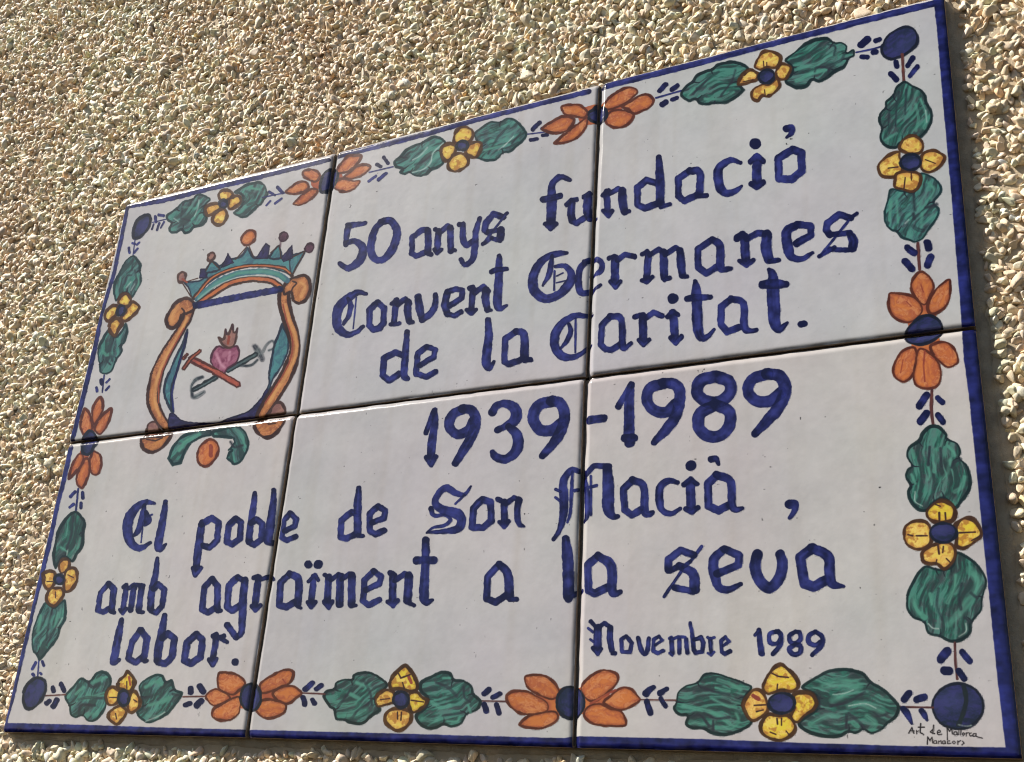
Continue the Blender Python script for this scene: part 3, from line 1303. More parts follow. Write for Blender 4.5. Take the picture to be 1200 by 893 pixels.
def stroke(P, colname, lab, wob=1.0):
    P = np.asarray(P, float); rm = P[:, 2].max() + 2
    win = window(P[:, 0].min() - rm, P[:, 1].min() - rm, P[:, 0].max() + rm, P[:, 1].max() + rm)
    X, Y = PX[win], PY[win]
    if X.size == 0: return
    d, hw, al = dist_line(X, Y, P)
    wscale = min(1.0, P[:, 2].mean() / 2.5) * wob
    d = d + WOB[win] * wscale
    c1, c2 = [np.array(c, np.float32) / 255 for c in PAL[colname]]
    tin = np.clip(-d / np.maximum(hw, .3), 0, 1)                # 0 at the edge, 1 in the middle
    sd = rng.integers(0, 99)
    drag = vnoise(al * .06, (d / np.maximum(hw, .5)) * 2.2 + 5, sd)        # bristle streaks along the stroke
    f = np.clip(.60 - .26 * tin + 1.25 * (ST1[win] - .5) + .50 * (drag - .5), 0, 1)
    if P[:, 2].mean() > 2:                                   # more glaze pools at both ends
        tot = al.max() + 1e-6
        f = np.clip(f + .55 * np.exp(-((al / 4) ** 2)) + .55 * np.exp(-(((tot - al) / 4.5) ** 2)), 0, 1)
    over = (label[win] == lab) & (np.abs(rgb[win] - c1).sum(-1) < .35)
    f = np.clip(f + .30 * over, 0, 1)
    col = c1 * (1 - f[..., None]) + c2 * f[..., None]
    a = np.clip(.5 - d / .65, 0, 1)
    if colname in 'hvwqpa':                                    # thin washes: soft edge, broken by the bristles
        a = np.clip(.75 - d / (1.0 + .7 * hw), 0, 1) * .74 * (.40 + 1.0 * np.clip(drag, 0, 1)) * (.55 + .9 * ST1[win])
    if colname == 'b': a = a * (.93 + .07 * f)
    put(win, a, col, lab)

def inside_dist(X, Y, P):
    """signed distance to a closed polygon (inside < 0)"""
    ins = np.zeros(X.shape, bool); best = np.full(X.shape, 1e9, np.float32)
    Q = np.vstack([P, P[:1]])
    for (ax, ay), (bx, by) in zip(Q[:-1], Q[1:]):
        dx, dy = bx - ax, by - ay; L2 = dx * dx + dy * dy + 1e-9
        t = np.clip(((X - ax) * dx + (Y - ay) * dy) / L2, 0, 1)
        best = np.minimum(best, np.hypot(X - ax - t * dx, Y - ay - t * dy))
        if ay != by:
            c = (ay > Y) != (by > Y)
            ins ^= c & (X < (bx - ax) * (Y - ay) / (by - ay) + ax)
    return np.where(ins, -best, best)

def shape(P, kind, lab):
    P = np.asarray(P, float)
    if kind == 'F':
        win = window(P[:, 0].min() - 2, P[:, 1].min() - 2, P[:, 0].max() + 2, P[:, 1].max() + 2)
        d = inside_dist(PX[win], PY[win], P) + WOB[win] * .6
        f = np.clip(.45 + 1.1 * (ST1[win] - .5) + .9 * (fbm(GX[win] * 60, GZ[win] * 300, 4) - .5), 0, 1)[..., None]
        col = np.array(PAL['b'][0], np.float32) / 255 * (1 - f) + np.array(PAL['b'][1], np.float32) / 255 * f
        put(win, .5 - d / .85, col, lab); return
    win = window(P[:, 0].min() - 4, P[:, 1].min() - 4, P[:, 0].max() + 4, P[:, 1].max() + 4)
    X, Y = PX[win], PY[win]
    d = inside_dist(X, Y, P) + WOB[win] * .8
    c1, c2 = [np.array(c, np.float32) / 255 for c in PAL[kind]]
    oc, ow = OUTL[kind]; oc = np.array(oc, np.float32) / 255 * .74
    C = P - P.mean(0); ev, V = np.linalg.eigh(C.T @ C); ax = V[:, 1]; sz = max(6., math.sqrt(ev[1] / len(P)) * 2)
    cx, cy = P.mean(0)
    u = ((X - cx) * ax[0] + (Y - cy) * ax[1]); v = (-(X - cx) * ax[1] + (Y - cy) * ax[0])
    sd = int(rng.integers(0, 99))
    wx = (fbm(u * .10, v * .10, sd + 11, 2) - .5) * 16; wy = (fbm(u * .10 + 40, v * .10, sd + 17, 2) - .5) * 12
    streak = fbm((u + wx) * .06 + 9, (v + wy) * (.42 if kind in 'gGt' else .26) + 3, sd, 4)
    blot = fbm((u + wy) * .07, (v + wx) * .20, sd + 5, 4)
    fine = fbm((u + wx) * .5, (v + wy) * .8, sd + 8, 2)
    f = np.clip((streak - .5) * 1.8 + (blot - .5) * 1.8 + (fine - .5) * .8 + .45 + .25 * np.exp(d / 2.5), 0, 1)
    col = c1 * (1 - f[..., None]) + c2 * f[..., None]
    if kind in 'gG':                                            # brush hatching along the leaf: thin places light, loaded ones dark
        bend = v + 3.2 * np.sin(u * .09 + sd) + (wy * .25)
        hat = fbm(u * .045 + 20, bend * .36 + 4, sd + 31, 3)
        g = np.clip((blot - .52) * 2.0, 0, .35)[..., None]
        col = col * (1 - g) + np.array([.30, .30, .32], np.float32) * g
        g = np.clip((hat - .53) * 4.2 + (fine - .5) * .5, 0, .55)[..., None]
        col = col * (1 - g) + np.array([.36, .60, .55], np.float32) * g
        g = np.clip((.50 - hat) * 5.0 + (fine - .5) * .5, 0, .70)[..., None]
        col = col * (1 - g) + np.array([.15, .21, .21], np.float32) * g
    if kind in 'yYoc':
        rim = np.clip(1 + (d + ow) / (2.2 + 2.6 * blot), 0, 1)[..., None] * .62
        col = col * (1 - rim) + (oc * .5 + c2 * .5) * rim
        hi = np.clip((blot - .5) * 3 + (fine - .5) * 1.5, 0, .6)[..., None]
        col = col * (1 - hi) + (np.array([.92, .86, .46], np.float32) if kind in 'yY' else np.array([.84, .58, .36], np.float32)) * hi
        if kind in 'yY':
            g = np.clip((fbm(u * .2 + 30, v * .2, sd + 23, 3) - .56) * 7, 0, .7)[..., None]
            col = col * (1 - g) + np.array([.62, .40, .18], np.float32) * g
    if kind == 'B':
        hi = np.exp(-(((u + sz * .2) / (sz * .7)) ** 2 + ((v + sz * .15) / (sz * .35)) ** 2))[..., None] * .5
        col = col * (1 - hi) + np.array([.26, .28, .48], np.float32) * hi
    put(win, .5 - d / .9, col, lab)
    ang = np.arctan2(Y - cy, X - cx)
    wv = ow * (2.3 if kind in 'yYc' else 1.8) * (.50 + .95 * vnoise(ang * 1.6 + 7, ang * 0 + sd, sd))   # the outline swells and thins
    e = np.abs(d + ow * .45) - wv * .5
    a = np.clip(.5 - e / .7, 0, 1) * (.84 + .16 * vnoise(ang * 3 + 3, ang * 0, sd + 3))
    put(win, a, oc * (.85 + .4 * ST1[win][..., None]), lab)

KINDS = []
def run_paint(txt):
    ox = oy = 0.; s = 1.; lab = -1
    for ln in txt.splitlines():
        p = ln.split()
        if not p: continue
        if p[0] == '@': ox, oy, s = map(float, p[1:4]); continue
        if p[0] == 'M':
            KINDS.append(ln[2:].split('|')); lab = len(KINDS) - 1; continue
        if p[0] in 'LCO':
            c = p[1]; wd = float(p[2]) / s / 2 * (1.5 if c in 'hv' else 1.11 if c == 'b' else 1.5 if c == 'n' else 1.15 if c in 'dk' else 1)
            P = np.array([[float(q) for q in t.split(',')] for t in p[3:]]); P = P / s + [ox, oy]
            if p[0] == 'C': P = catmull(P)
            P = np.hstack([P, np.full((len(P), 1), wd)])
            stroke(P, c, lab)
        elif p[0] in 'VT':
            c = p[1]
            P = np.array([[float(q) for q in t.split(',')] for t in p[2:]])
            P = np.hstack([P[:, :2] / s + [ox, oy], P[:, 2:] / s / 2])
            if len(P) > 2: P = catmull(P)
            P[:, 2] = np.maximum(P[:, 2] * (1.11 if c == 'b' else 1.5 if c == 'n' else 1), .3)
            if p[0] == 'V': stroke(P, c, lab)
            else:                                              # a band: its outline is the offset curve
                d = np.gradient(P[:, :2], axis=0); d /= np.hypot(d[:, 0], d[:, 1])[:, None] + 1e-9
                nn = np.stack([-d[:, 1], d[:, 0]], 1) * P[:, 2:3]
                cap0 = P[0, :2] - d[0] * P[0, 2] * .7; cap1 = P[-1, :2] + d[-1] * P[-1, 2] * .7
                shape(np.vstack([cap0, P[:, :2] + nn, cap1, (P[:, :2] - nn)[::-1]]), c, lab)
        elif p[0] == 'P':
            P = np.array([[float(q) for q in t.split(',')] for t in p[2:]]) / s + [ox, oy]
            shape(P if p[1] in 'NK' and len(P) < 6 else catmull(P, True, 5), p[1], lab)
            if p[1] in 'gG':                                   # short dark folds run in from the notches of the leaf's edge
                c = P.mean(0); n_ = len(P); ar = np.sum(P[:, 0] * np.roll(P[:, 1], -1) - np.roll(P[:, 0], -1) * P[:, 1])
                for i in range(n_):
                    e0 = P[i] - P[i - 1]; e1 = P[(i + 1) % n_] - P[i]; cr = (e0[0] * e1[1] - e0[1] * e1[0]) * np.sign(ar)
                    if cr < -.10 * np.hypot(*e0) * np.hypot(*e1):
                        d = c - P[i]; L = np.hypot(*d); q = P[i] + d / L * min(.34 * L, 9)
                        m_ = (P[i] + q) / 2 + np.array([-d[1], d[0]]) / L * .8
                        stroke([[P[i][0], P[i][1], .95], [m_[0], m_[1], .75], [q[0], q[1], .35]], 'D', lab, .4)
        elif p[0] == 'F':
            shape(np.array([[float(q) for q in t.split(',')] for t in p[2:]]) / s + [ox, oy], 'F', lab)
        elif p[0] == 'E':
            x, y, a, b, g = [float(q) for q in p[2].split(',')]
            t = np.linspace(0, 2 * math.pi, 24, endpoint=False); g = math.radians(g)
            ex, ey = a * np.cos(t), b * np.sin(t)
            shape(np.stack([(x + ex * math.cos(g) - ey * math.sin(g)) / s + ox, (y + ex * math.sin(g) + ey * math.cos(g)) / s + oy], 1), p[1], lab)
run_paint(PAINT)

# ------------------------------------------------------------------ tiles: outlines as laid, slightly out of true
ND = {(0, 0): (145.4, 238.6), (1, 0): (391.6, 177.8), (2, 0): (701.8, 97.0), (3, 0): (1105.5, -8.0),
      (0, 1): (77.8, 518.7), (1, 1): (345.4, 484.8), (2, 1): (685.6, 441.3), (3, 1): (1142.8, 382.3),
      (0, 2): (-.4, 857.5), (1, 2): (286.7, 864), (2, 2): (670.8, 876), (3, 2): (1197.5, 889)}
SH = {(1, 1, 0): .9, (1, 1, 1): -.9, (2, 1, 0): 1.0, (2, 1, 1): -1.2}         # the two rows' joints do not quite meet
def corner(i, j, row):
    x, y = ND[(i, j)]; x += SH.get((i, j, row), 0)
    a, b = to_plane(x, y); return np.array([float(a), float(b)])
GAP = .0006
TILES = []
for row in (0, 1):
    for c in range(3):
        q = [corner(c, row, row), corner(c + 1, row, row), corner(c + 1, row + 1, row), corner(c, row + 1, row)]   # TL TR BR BL
        q[0] = q[0] + [GAP if c else 0, 0]; q[3] = q[3] + [GAP if c else 0, 0]
        q[1] = q[1] - [GAP if c < 2 else 0, 0]; q[2] = q[2] - [GAP if c < 2 else 0, 0]
        if row: q[0] = q[0] - [0, GAP]; q[1] = q[1] - [0, GAP]
        else: q[2] = q[2] + [0, GAP]; q[3] = q[3] + [0, GAP]
        TILES.append(np.array(q))

def edge_dist(x, z, q):
    """distances to the four edges (inside positive)"""
    out = []
    for a, b in ((0, 1), (1, 2), (2, 3), (3, 0)):
        d = q[b] - q[a]; n = np.array([-d[1], d[0]]); n = -n / np.hypot(*n)
        out.append((x - q[a][0]) * n[0] + (z - q[a][1]) * n[1])
    return out
PROF = [(.0036, .0021, 1.8), (.0022, .0009, 2.0), (.0022, .0009, 2.0), (.0036, .0030, 1.45)]   # top, right, bottom, left rims
def drop(s, i):
    wd, dp, pw = PROF[i]
    return dp * np.clip(1 - s / wd, 0, 1) ** pw
def relief(x, z, t):
    """depth of the glazed face behind y = 0: rounded edges, hollows and waves left by firing"""
    ds = edge_dist(x, z, TILES[t])
    h = sum(drop(d +  (vnoise(x * 160, z * 160, t * 4 + i) - .5) * .0007 + (vnoise(x * 700, z * 700, i) - .5) * .0003, i) for i, d in enumerate(ds))
    m = np.minimum(np.minimum(ds[0], ds[1]), np.minimum(ds[2], ds[3]))
    h = h + (fbm(x * 26, z * 26, t * 7 + 2, 2) - .5) * .00045 * np.clip(m / .01, 0, 1)
    return h + TILT[t][0] + TILT[t][1] * (x - TILES[t][:, 0].mean()) + TILT[t][2] * (z - TILES[t][:, 1].mean())
TILT = [(.0001, .002, -.001), (0, -.0015, .001), (-.0001, .001, .0015), (.0001, -.001, .001), (-.0001, .0015, -.001), (.0000, -.001, .0012)]
TILT = [(a, b, c) for a, b, c in TILT]

# grime along the joints, with brown bevel shade painted into right and lower rims
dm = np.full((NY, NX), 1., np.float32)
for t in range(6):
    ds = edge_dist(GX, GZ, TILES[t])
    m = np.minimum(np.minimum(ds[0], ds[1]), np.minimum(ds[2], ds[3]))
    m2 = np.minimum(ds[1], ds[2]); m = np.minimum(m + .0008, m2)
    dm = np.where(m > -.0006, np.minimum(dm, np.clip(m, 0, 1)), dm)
grime_shade = np.clip(1 - (dm - .0001) / (.0010 + .0016 * fbm(GX * 90, GZ * 90, 12)), 0, 1) * np.clip(fbm(GX * 130, GZ * 130, 44) * 2.2 - .75, 0, 1) * .5
rgb = rgb * (1 - grime_shade[..., None]) + np.array([.36, .30, .24], np.float32) * grime_shade[..., None]

# rain-borne dust in faint vertical runs, a little stronger under the joints and towards the foot
run = np.clip(fbm(GX * 120, GZ * 5, 33, 3) - .52, 0, 1) * .5 * np.clip(.35 + .65 * fbm(GX * 8, GZ * 8, 39), 0, 1)
rgb = rgb * (1 - run[..., None]) + rgb * np.array([.80, .74, .64], np.float32) * run[..., None]
edge = np.exp(-dm / .0045)[..., None] * (fbm(GX * 30, GZ * 30, 15)[..., None]) * .28  # brown bevel shading painted into the glaze colour along the tile edges
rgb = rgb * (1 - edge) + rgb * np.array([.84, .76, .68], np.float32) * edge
for t, (a, b_) in enumerate([(1.0, 1.0), (.985, 1.0), (.99, 1.01), (1.01, .99), (.985, .985), (1.01, .99)]):
    ds = edge_dist(GX, GZ, TILES[t]); m = np.minimum(np.minimum(ds[0], ds[1]), np.minimum(ds[2], ds[3])) > -.0008
    rgb[m] *= np.array([a, (a + b_) / 2, b_], np.float32)

# photographed colour -> base colour: undo the exposure of the lit glaze, in linear light
rgb = np.clip(rgb, 0, 1)
lin = np.where(rgb > .04045, ((rgb + .055) / 1.055) ** 2.4, rgb / 12.92)
lin = np.clip(lin / 1.09, 0, .86)
enc = np.where(lin > .0031308, 1.055 * lin ** (1 / 2.4) - .055, lin * 12.92).astype(np.float32)
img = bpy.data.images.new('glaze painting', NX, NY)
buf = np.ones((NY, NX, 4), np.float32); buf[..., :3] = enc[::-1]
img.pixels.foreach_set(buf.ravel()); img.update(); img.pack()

# ------------------------------------------------------------------ materials
def new_mat(name):
    m = bpy.data.materials.new(name); m.use_nodes = True
    n = m.node_tree; return m, n, n.nodes['Principled BSDF'], n.links

def noise(n, l, coord, scale, detail=3, rough=.55):
    t = n.nodes.new('ShaderNodeTexNoise'); t.inputs['Scale'].default_value = scale
    t.inputs['Detail'].default_value = detail; t.inputs['Roughness'].default_value = rough
    l.new(coord, t.inputs['Vector']); return t.outputs['Fac']

MG, n, b, l = new_mat('painted tin glaze')
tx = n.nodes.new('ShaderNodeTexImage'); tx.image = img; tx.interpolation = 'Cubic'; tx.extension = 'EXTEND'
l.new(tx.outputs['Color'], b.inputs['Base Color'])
uvn = n.nodes.new('ShaderNodeUVMap'); uvn.uv_map = 'UVMap'
mp = n.nodes.new('ShaderNodeMapping'); mp.inputs['Scale'].default_value = (.624, .412, 1)
l.new(uvn.outputs[0], mp.inputs['Vector'])
f1 = noise(n, l, mp.outputs[0], 900, 2); f2 = noise(n, l, mp.outputs[0], 160, 2); f3 = noise(n, l, mp.outputs[0], 40, 3)
b1 = n.nodes.new('ShaderNodeBump'); b1.inputs['Distance'].default_value = .00003; b1.inputs['Strength'].default_value = .5
b2 = n.nodes.new('ShaderNodeBump'); b2.inputs['Distance'].default_value = .00014; b2.inputs['Strength'].default_value = .6
l.new(f1, b1.inputs['Height']); l.new(f2, b2.inputs['Height']); l.new(b2.outputs[0], b1.inputs['Normal'])
l.new(b1.outputs[0], b.inputs['Normal'])
mr = n.nodes.new('ShaderNodeMapRange'); mr.inputs['To Min'].default_value = .12; mr.inputs['To Max'].default_value = .22
l.new(f3, mr.inputs['Value']); l.new(mr.outputs[0], b.inputs['Roughness'])
b.inputs['IOR'].default_value = 1.5; b.inputs['Specular IOR Level'].default_value = .36

def earthy(name, c1, c2, scale, bump, rough=.9, attr=False):
    m, n, b, l = new_mat(name)
    tc = n.nodes.new('ShaderNodeTexCoord')
    a = noise(n, l, tc.outputs['Object'], scale, 5, .6); c = noise(n, l, tc.outputs['Object'], scale * 7, 4, .6)
    mx = n.nodes.new('ShaderNodeMix'); mx.data_type = 'RGBA'
    mx.inputs[6].default_value = (*c1, 1); mx.inputs[7].default_value = (*c2, 1)
    r = n.nodes.new('ShaderNodeMapRange'); r.inputs['From Min'].default_value = .3; r.inputs['From Max'].default_value = .7
    l.new(a, r.inputs['Value']); l.new(r.outputs[0], mx.inputs[0])
    out = mx.outputs[2]
    if attr:
        at = n.nodes.new('ShaderNodeAttribute'); at.attribute_name = 'tint'
        mu = n.nodes.new('ShaderNodeMix'); mu.data_type = 'RGBA'; mu.blend_type = 'MULTIPLY'; mu.inputs[0].default_value = 1
        l.new(at.outputs['Color'], mu.inputs[6]); l.new(out, mu.inputs[7]); out = mu.outputs[2]
    l.new(out, b.inputs['Base Color']); b.inputs['Roughness'].default_value = rough
    bp = n.nodes.new('ShaderNodeBump'); bp.inputs['Distance'].default_value = bump; bp.inputs['Strength'].default_value = .8
    l.new(c, bp.inputs['Height']); l.new(bp.outputs[0], b.inputs['Normal'])
    return m
MCLAY = earthy('fired clay edge', (.20, .14, .09), (.32, .24, .17), 300, .0002)
MMORT = earthy('cement mortar', (.34, .27, .19), (.48, .40, .29), 130, .0006)
MGROUT = earthy('joint grout', (.16, .12, .085), (.26, .21, .16), 260, .0003)
MWALL = earthy('wall render', (.42, .33, .22), (.54, .44, .31), 90, .0006)
MPEB = earthy('crushed limestone', (.82, .80, .76), (1, 1, 1), 420, .0003, .55, attr=True)

def setprops(o, **kw):
    for a, v in kw.items(): o[a] = v

# ------------------------------------------------------------------ the plaque
plaque = bpy.data.objects.new('tile_plaque', None); COL.objects.link(plaque)
plaque.location = (0.3, 0.009, -0.392); plaque.empty_display_size = .05
setprops(plaque, label='white glazed plaque of six painted tiles with blue lettering, crest and flower border',
         category='plaque')
bpy.context.view_layer.update()
PL = np.array(plaque.location)

def uv_of(x, z): return np.stack([(x - TX0) / (TX1 - TX0), (z - TZ1) / (TZ0 - TZ1)], -1)

def lines():
    e = [0, .00015, .0004, .0008, .0012, .0017, .0023, .0029, .0036, .0043]
    L = .199
    mid = np.linspace(.0043, L - .0043, 40)[1:-1]
    return np.array(e + list(mid) + [L - q for q in e[::-1]]) / L
S = lines(); NS = len(S)
tile_objs = []
for t, q in enumerate(TILES):
    uu, vv = np.meshgrid(S, S)
    P = (q[0] * ((1 - uu) * (1 - vv))[..., None] + q[1] * (uu * (1 - vv))[..., None]
         + q[2] * (uu * vv)[..., None] + q[3] * ((1 - uu) * vv)[..., None])
    x, z = P[..., 0], P[..., 1]
    y = relief(x, z, t)
    V = np.stack([x, y, z], -1).reshape(-1, 3)
    idx = np.arange(NS * NS).reshape(NS, NS)
    F = np.stack([idx[:-1, :-1], idx[1:, :-1], idx[1:, 1:], idx[:-1, 1:]], -1).reshape(-1, 4)
    ring = np.concatenate([idx[0, :-1], idx[:-1, -1], idx[-1, :0:-1], idx[:0:-1, 0]])
    nb = len(V); sk = V[ring].copy(); 
    sk0 = V[ring].copy(); sk1 = V[ring].copy(); sk1[:, 1] = .0088
    V = np.vstack([V, sk0, sk1, V[[idx[0, 0], idx[0, -1], idx[-1, -1], idx[-1, 0]]]])
    V[-4:, 1] = .0088
    r0 = nb + np.arange(len(ring)); r1 = r0 + len(ring)
    F2 = np.stack([r0, np.roll(r0, -1), np.roll(r1, -1), r1], -1)
    bq = len(V) - 4
    F = np.vstack([F, F2, [[bq, bq + 1, bq + 2, bq + 3]]])
    o = mesh_obj('tile', V - PL, F, MG, plaque, smooth=True, uv=uv_of(V[:, 0], V[:, 2]))
    o.data.materials.append(MCLAY)
    mi = np.zeros(len(F), np.int32); mi[(NS - 1) ** 2:] = 1
    o.data.polygons.foreach_set('material_index', mi)
    sm = np.ones(len(F), bool); sm[(NS - 1) ** 2:] = False; o.data.polygons.foreach_set('use_smooth', sm)
    tile_objs.append(o)
TL = ['top left tile with the crowned crest', 'top middle tile with blue lettering', 'top right tile with blue lettering',
      'bottom left tile with blue lettering', 'bottom middle tile with blue lettering', 'bottom right tile with the small signature']
for o, s in zip(tile_objs, TL): o['label'] = s

# each painted motif lies on its tile as a film of glaze of its own, taking the tile's relief
NAMES = dict(leaf='painted_leaf', flower='painted_flower', sprig='painted_sprig', berry='painted_berry', letter='painted_letter',
             numeral='painted_numeral', mark='painted_mark', border='painted_border', scroll='painted_scroll', crown='painted_crown',
             bar='painted_bar', pendant='painted_pendant', anchor='painted_anchor', heart='painted_heart', cross='painted_cross',
             signature='painted_signature')
NAMES['crest bar'] = 'painted_bar'
ST = 3
cl = label[1::ST, 1::ST]; CX = GX[1::ST, 1::ST]; CZ = GZ[1::ST, 1::ST]
hx = ST * (TX1 - TX0) / NX / 2; hz = ST * (TZ0 - TZ1) / NY / 2
nj, ni = cl.shape
XV = np.concatenate([CX[0] - hx, [CX[0, -1] + hx]]); ZV = np.concatenate([CZ[:, 0] + hz, [CZ[-1, 0] - hz]])
VX, VZ = np.meshgrid(XV, ZV)
nshell = 0
for t, q in enumerate(TILES):
    ds = edge_dist(CX, CZ, q)
    inn = np.minimum(np.minimum(ds[0], ds[1]), np.minimum(ds[2], ds[3])) > .0007
    H = relief(VX, VZ, t) - .00006
    lt = np.where(inn, cl, -1)
    for lab in np.unique(lt):
        if lab < 0: continue
        J0, I0 = np.nonzero(lt == lab)
        if len(J0) < 6: continue
        groups_ = [(J0, I0)]
        if KINDS[lab][0] == 'scroll':                           # pieces cut apart by a joint or another motif stay apart
            left = set(zip(J0.tolist(), I0.tolist())); groups_ = []
            while left:
                st_ = [left.pop()]; comp = []
                while st_:
                    a, b_ = st_.pop(); comp.append((a, b_))
                    for q_ in ((a + 1, b_), (a - 1, b_), (a, b_ + 1), (a, b_ - 1), (a + 1, b_ + 1), (a - 1, b_ - 1), (a + 1, b_ - 1), (a - 1, b_ + 1)):
                        if q_ in left: left.remove(q_); st_.append(q_)
                if len(comp) > 15: groups_.append((np.array([c[0] for c in comp]), np.array([c[1] for c in comp])))
        for J, I in groups_:
            base = J * (ni + 1) + I
            F = np.stack([base, base + ni + 1, base + ni + 2, base + 1], -1)
            u, inv = np.unique(F.ravel(), return_inverse=True)
            V = np.stack([VX.ravel()[u], H.ravel()[u], VZ.ravel()[u]], -1)
            kd = KINDS[lab]
            loc = V.mean(0); loc[1] = 0
            o = mesh_obj(NAMES[kd[0]], V - loc, inv.reshape(-1, 4), MG, tile_objs[t], smooth=True, uv=uv_of(V[:, 0], V[:, 2]))
            o.location = loc - PL
            if kd[0] in ('letter', 'numeral'): o['label'] = 'dark blue painted %s %s' % (kd[0], kd[1])
            if kd[0] == 'flower': o['label'] = 'orange painted flower' if 'orange' in kd[1] else 'yellow painted flower with a dark centre'
            if kd[0] == 'berry': o['label'] = 'round dark blue painted berry'
            nshell += 1
print('motif films', nshell)

# grout in the joints
def strip(a, b_, wdt):
    nS = 160; tt = np.linspace(0, 1, nS)[:, None]
    c = a * (1 - tt) + b_ * tt; d = (b_ - a) / np.hypot(*(b_ - a)); nn = np.array([-d[1], d[0]])
    offs = np.linspace(-wdt, wdt, 5)
    P = c[:, None] + nn * offs[None, :, None]
    y = .0034 + (vnoise(P[..., 0] * 500, P[..., 1] * 500, 3) - .5) * .0008 + np.abs(offs)[None] * -.2
    V = np.stack([P[..., 0], y, P[..., 1]], -1).reshape(-1, 3)
    idx = np.arange(nS * 5).reshape(nS, 5)
    return V, np.stack([idx[:-1, :-1], idx[1:, :-1], idx[1:, 1:], idx[:-1, 1:]], -1).reshape(-1, 4)
segs = [(TILES[0][1], TILES[0][2], TILES[1][0], TILES[1][3]), (TILES[1][1], TILES[1][2], TILES[2][0], TILES[2][3]),
        (TILES[3][1], TILES[3][2], TILES[4][0], TILES[4][3]), (TILES[4][1], TILES[4][2], TILES[5][0], TILES[5][3]),
        (TILES[0][3], TILES[0][2], TILES[3][0], TILES[3][1]), (TILES[1][3], TILES[1][2], TILES[4][0], TILES[4][1]),
        (TILES[2][3], TILES[2][2], TILES[5][0], TILES[5][1])]
for k_, (a, b2_, c, d) in enumerate(segs):
    A = (a + c) / 2; Bv = (b2_ + d) / 2; dr = (Bv - A) / np.hypot(*(Bv - A))
    V, F = strip(A + dr * .0004, Bv - dr * .0004, .0016)
    V[:, 1] += .0001 * k_
    mesh_obj('grout_joint', V - PL, F, MGROUT, plaque, smooth=True)

# mortar bed squeezed out behind the tiles, widest on the right and below
out = np.array([TILES[0][0], TILES[2][1], TILES[5][2], TILES[3][3]])
def bed():
    step = .0016; pts = []; nor = []; mar = []
    mg = [.0010, .0054, .0046, .0010]
    for i in range(4):
        a, b_ = out[i], out[(i + 1) % 4]; L = np.hypot(*(b_ - a)); m = int(L / step); d = (b_ - a) / L; nn = np.array([-d[1], d[0]])
        for s in range(m):
            f = s / m; pts.append(a + (b_ - a) * f); 
            e0 = mg[(i - 1) % 4] if s * step < .004 else None
            nor.append(nn); mar.append(mg[i])
    pts, nor, mar = map(np.array, (pts, nor, mar))
    kk = np.arange(-3, 4)                              # round the corners a little
    nor = sum(np.roll(nor, k_, 0) for k_ in kk); nor /= np.hypot(nor[:, 0], nor[:, 1])[:, None]
    mar = sum(np.roll(mar, k_) for k_ in kk) / 7
    wv = 1 + (fbm(np.arange(len(pts)) * .11, pts[:, 0] * 0, 60) - .5) * .9
    rings = []
    for fr, yy in ((-.0030 / .004, .0060), (.15, .0066), (.55, .0070), (.85, .0080), (1.1, .0098), (1.3, .0120)):
        off = (np.full(len(pts), -.003) if fr < 0 else mar * wv * fr)
        P = pts + nor * off[:, None]
        y = yy + (vnoise(P[:, 0] * 400, P[:, 1] * 400, 71) - .5) * .0007
        rings.append(np.stack([P[:, 0], y, P[:, 1]], -1))
    V = np.vstack(rings); m = len(pts); F = []
    for r in range(len(rings) - 1):
        a = r * m + np.arange(m); b_ = r * m + (np.arange(m) + 1) % m
        F.append(np.stack([a, b_, b_ + m, a + m], -1))
    return V, np.vstack(F)
V, F = bed()
mesh_obj('mortar_bed', V - PL, F, MMORT, plaque, smooth=True)

# ------------------------------------------------------------------ the wall and its pebbledash
ex, ez = to_plane([0, 1200, 0, 1200], [0, 0, 893, 893], .010)
WX0, WX1, WZ0, WZ1 = ex.min() - .10, ex.max() + .12, ez.min() - .10, ez.max() + .10
print('wall', WX0, WX1, WZ0, WZ1)
sp_ = .005
xs = np.arange(WX0 - .05, WX1 + .05, sp_); zs = np.arange(WZ0 - .05, WZ1 + .05, sp_)
A, B = np.meshgrid(xs, zs)
Y = .0082 + (fbm(A * 60, B * 60, 90, 3) - .5) * .0016
V = np.stack([A, Y, B], -1).reshape(-1, 3); idx = np.arange(len(V)).reshape(A.shape)
F = np.stack([idx[:-1, :-1], idx[:-1, 1:], idx[1:, 1:], idx[1:, :-1]], -1).reshape(-1, 4)
wall = mesh_obj('wall', V, F, MWALL, None, smooth=True)
setprops(wall, kind='structure', label='cream pebbledash wall of small crushed stones in raking sunlight')

def ico(sub):
    import bmesh
    bm = bmesh.new(); bmesh.ops.create_icosphere(bm, subdivisions=sub, radius=1)
    v = np.array([p.co[:] for p in bm.verts]); f = np.array([[q.index for q in p.verts] for p in bm.faces]); bm.free(); return v, f
protos = []
for sub in (3, 2):
    v0, f0 = ico(sub); ps = []
    for i in range(24):
        v = v0.copy()
        for _ in range(9):                               # knock flats into the stone
            d = rng.normal(size=3); d /= np.linalg.norm(d); cut = rng.uniform(.42, .82)
            s = v @ d; m = s > cut; v[m] -= np.outer((s[m] - cut) * .97, d)
        fr = rng.normal(size=(6, 3)) * 2.2; ph = rng.uniform(0, 6.3, 6)
        v *= 1 + .045 * np.sin(v @ fr.T + ph).sum(1, keepdims=True) + rng.normal(size=(len(v), 1)) * (.022 if sub == 3 else .04)
        v *= np.array([rng.uniform(1.05, 1.65), rng.uniform(.75, 1.05), rng.uniform(.6, .9)])
        ps.append(v)
    protos.append((np.array(ps), f0))

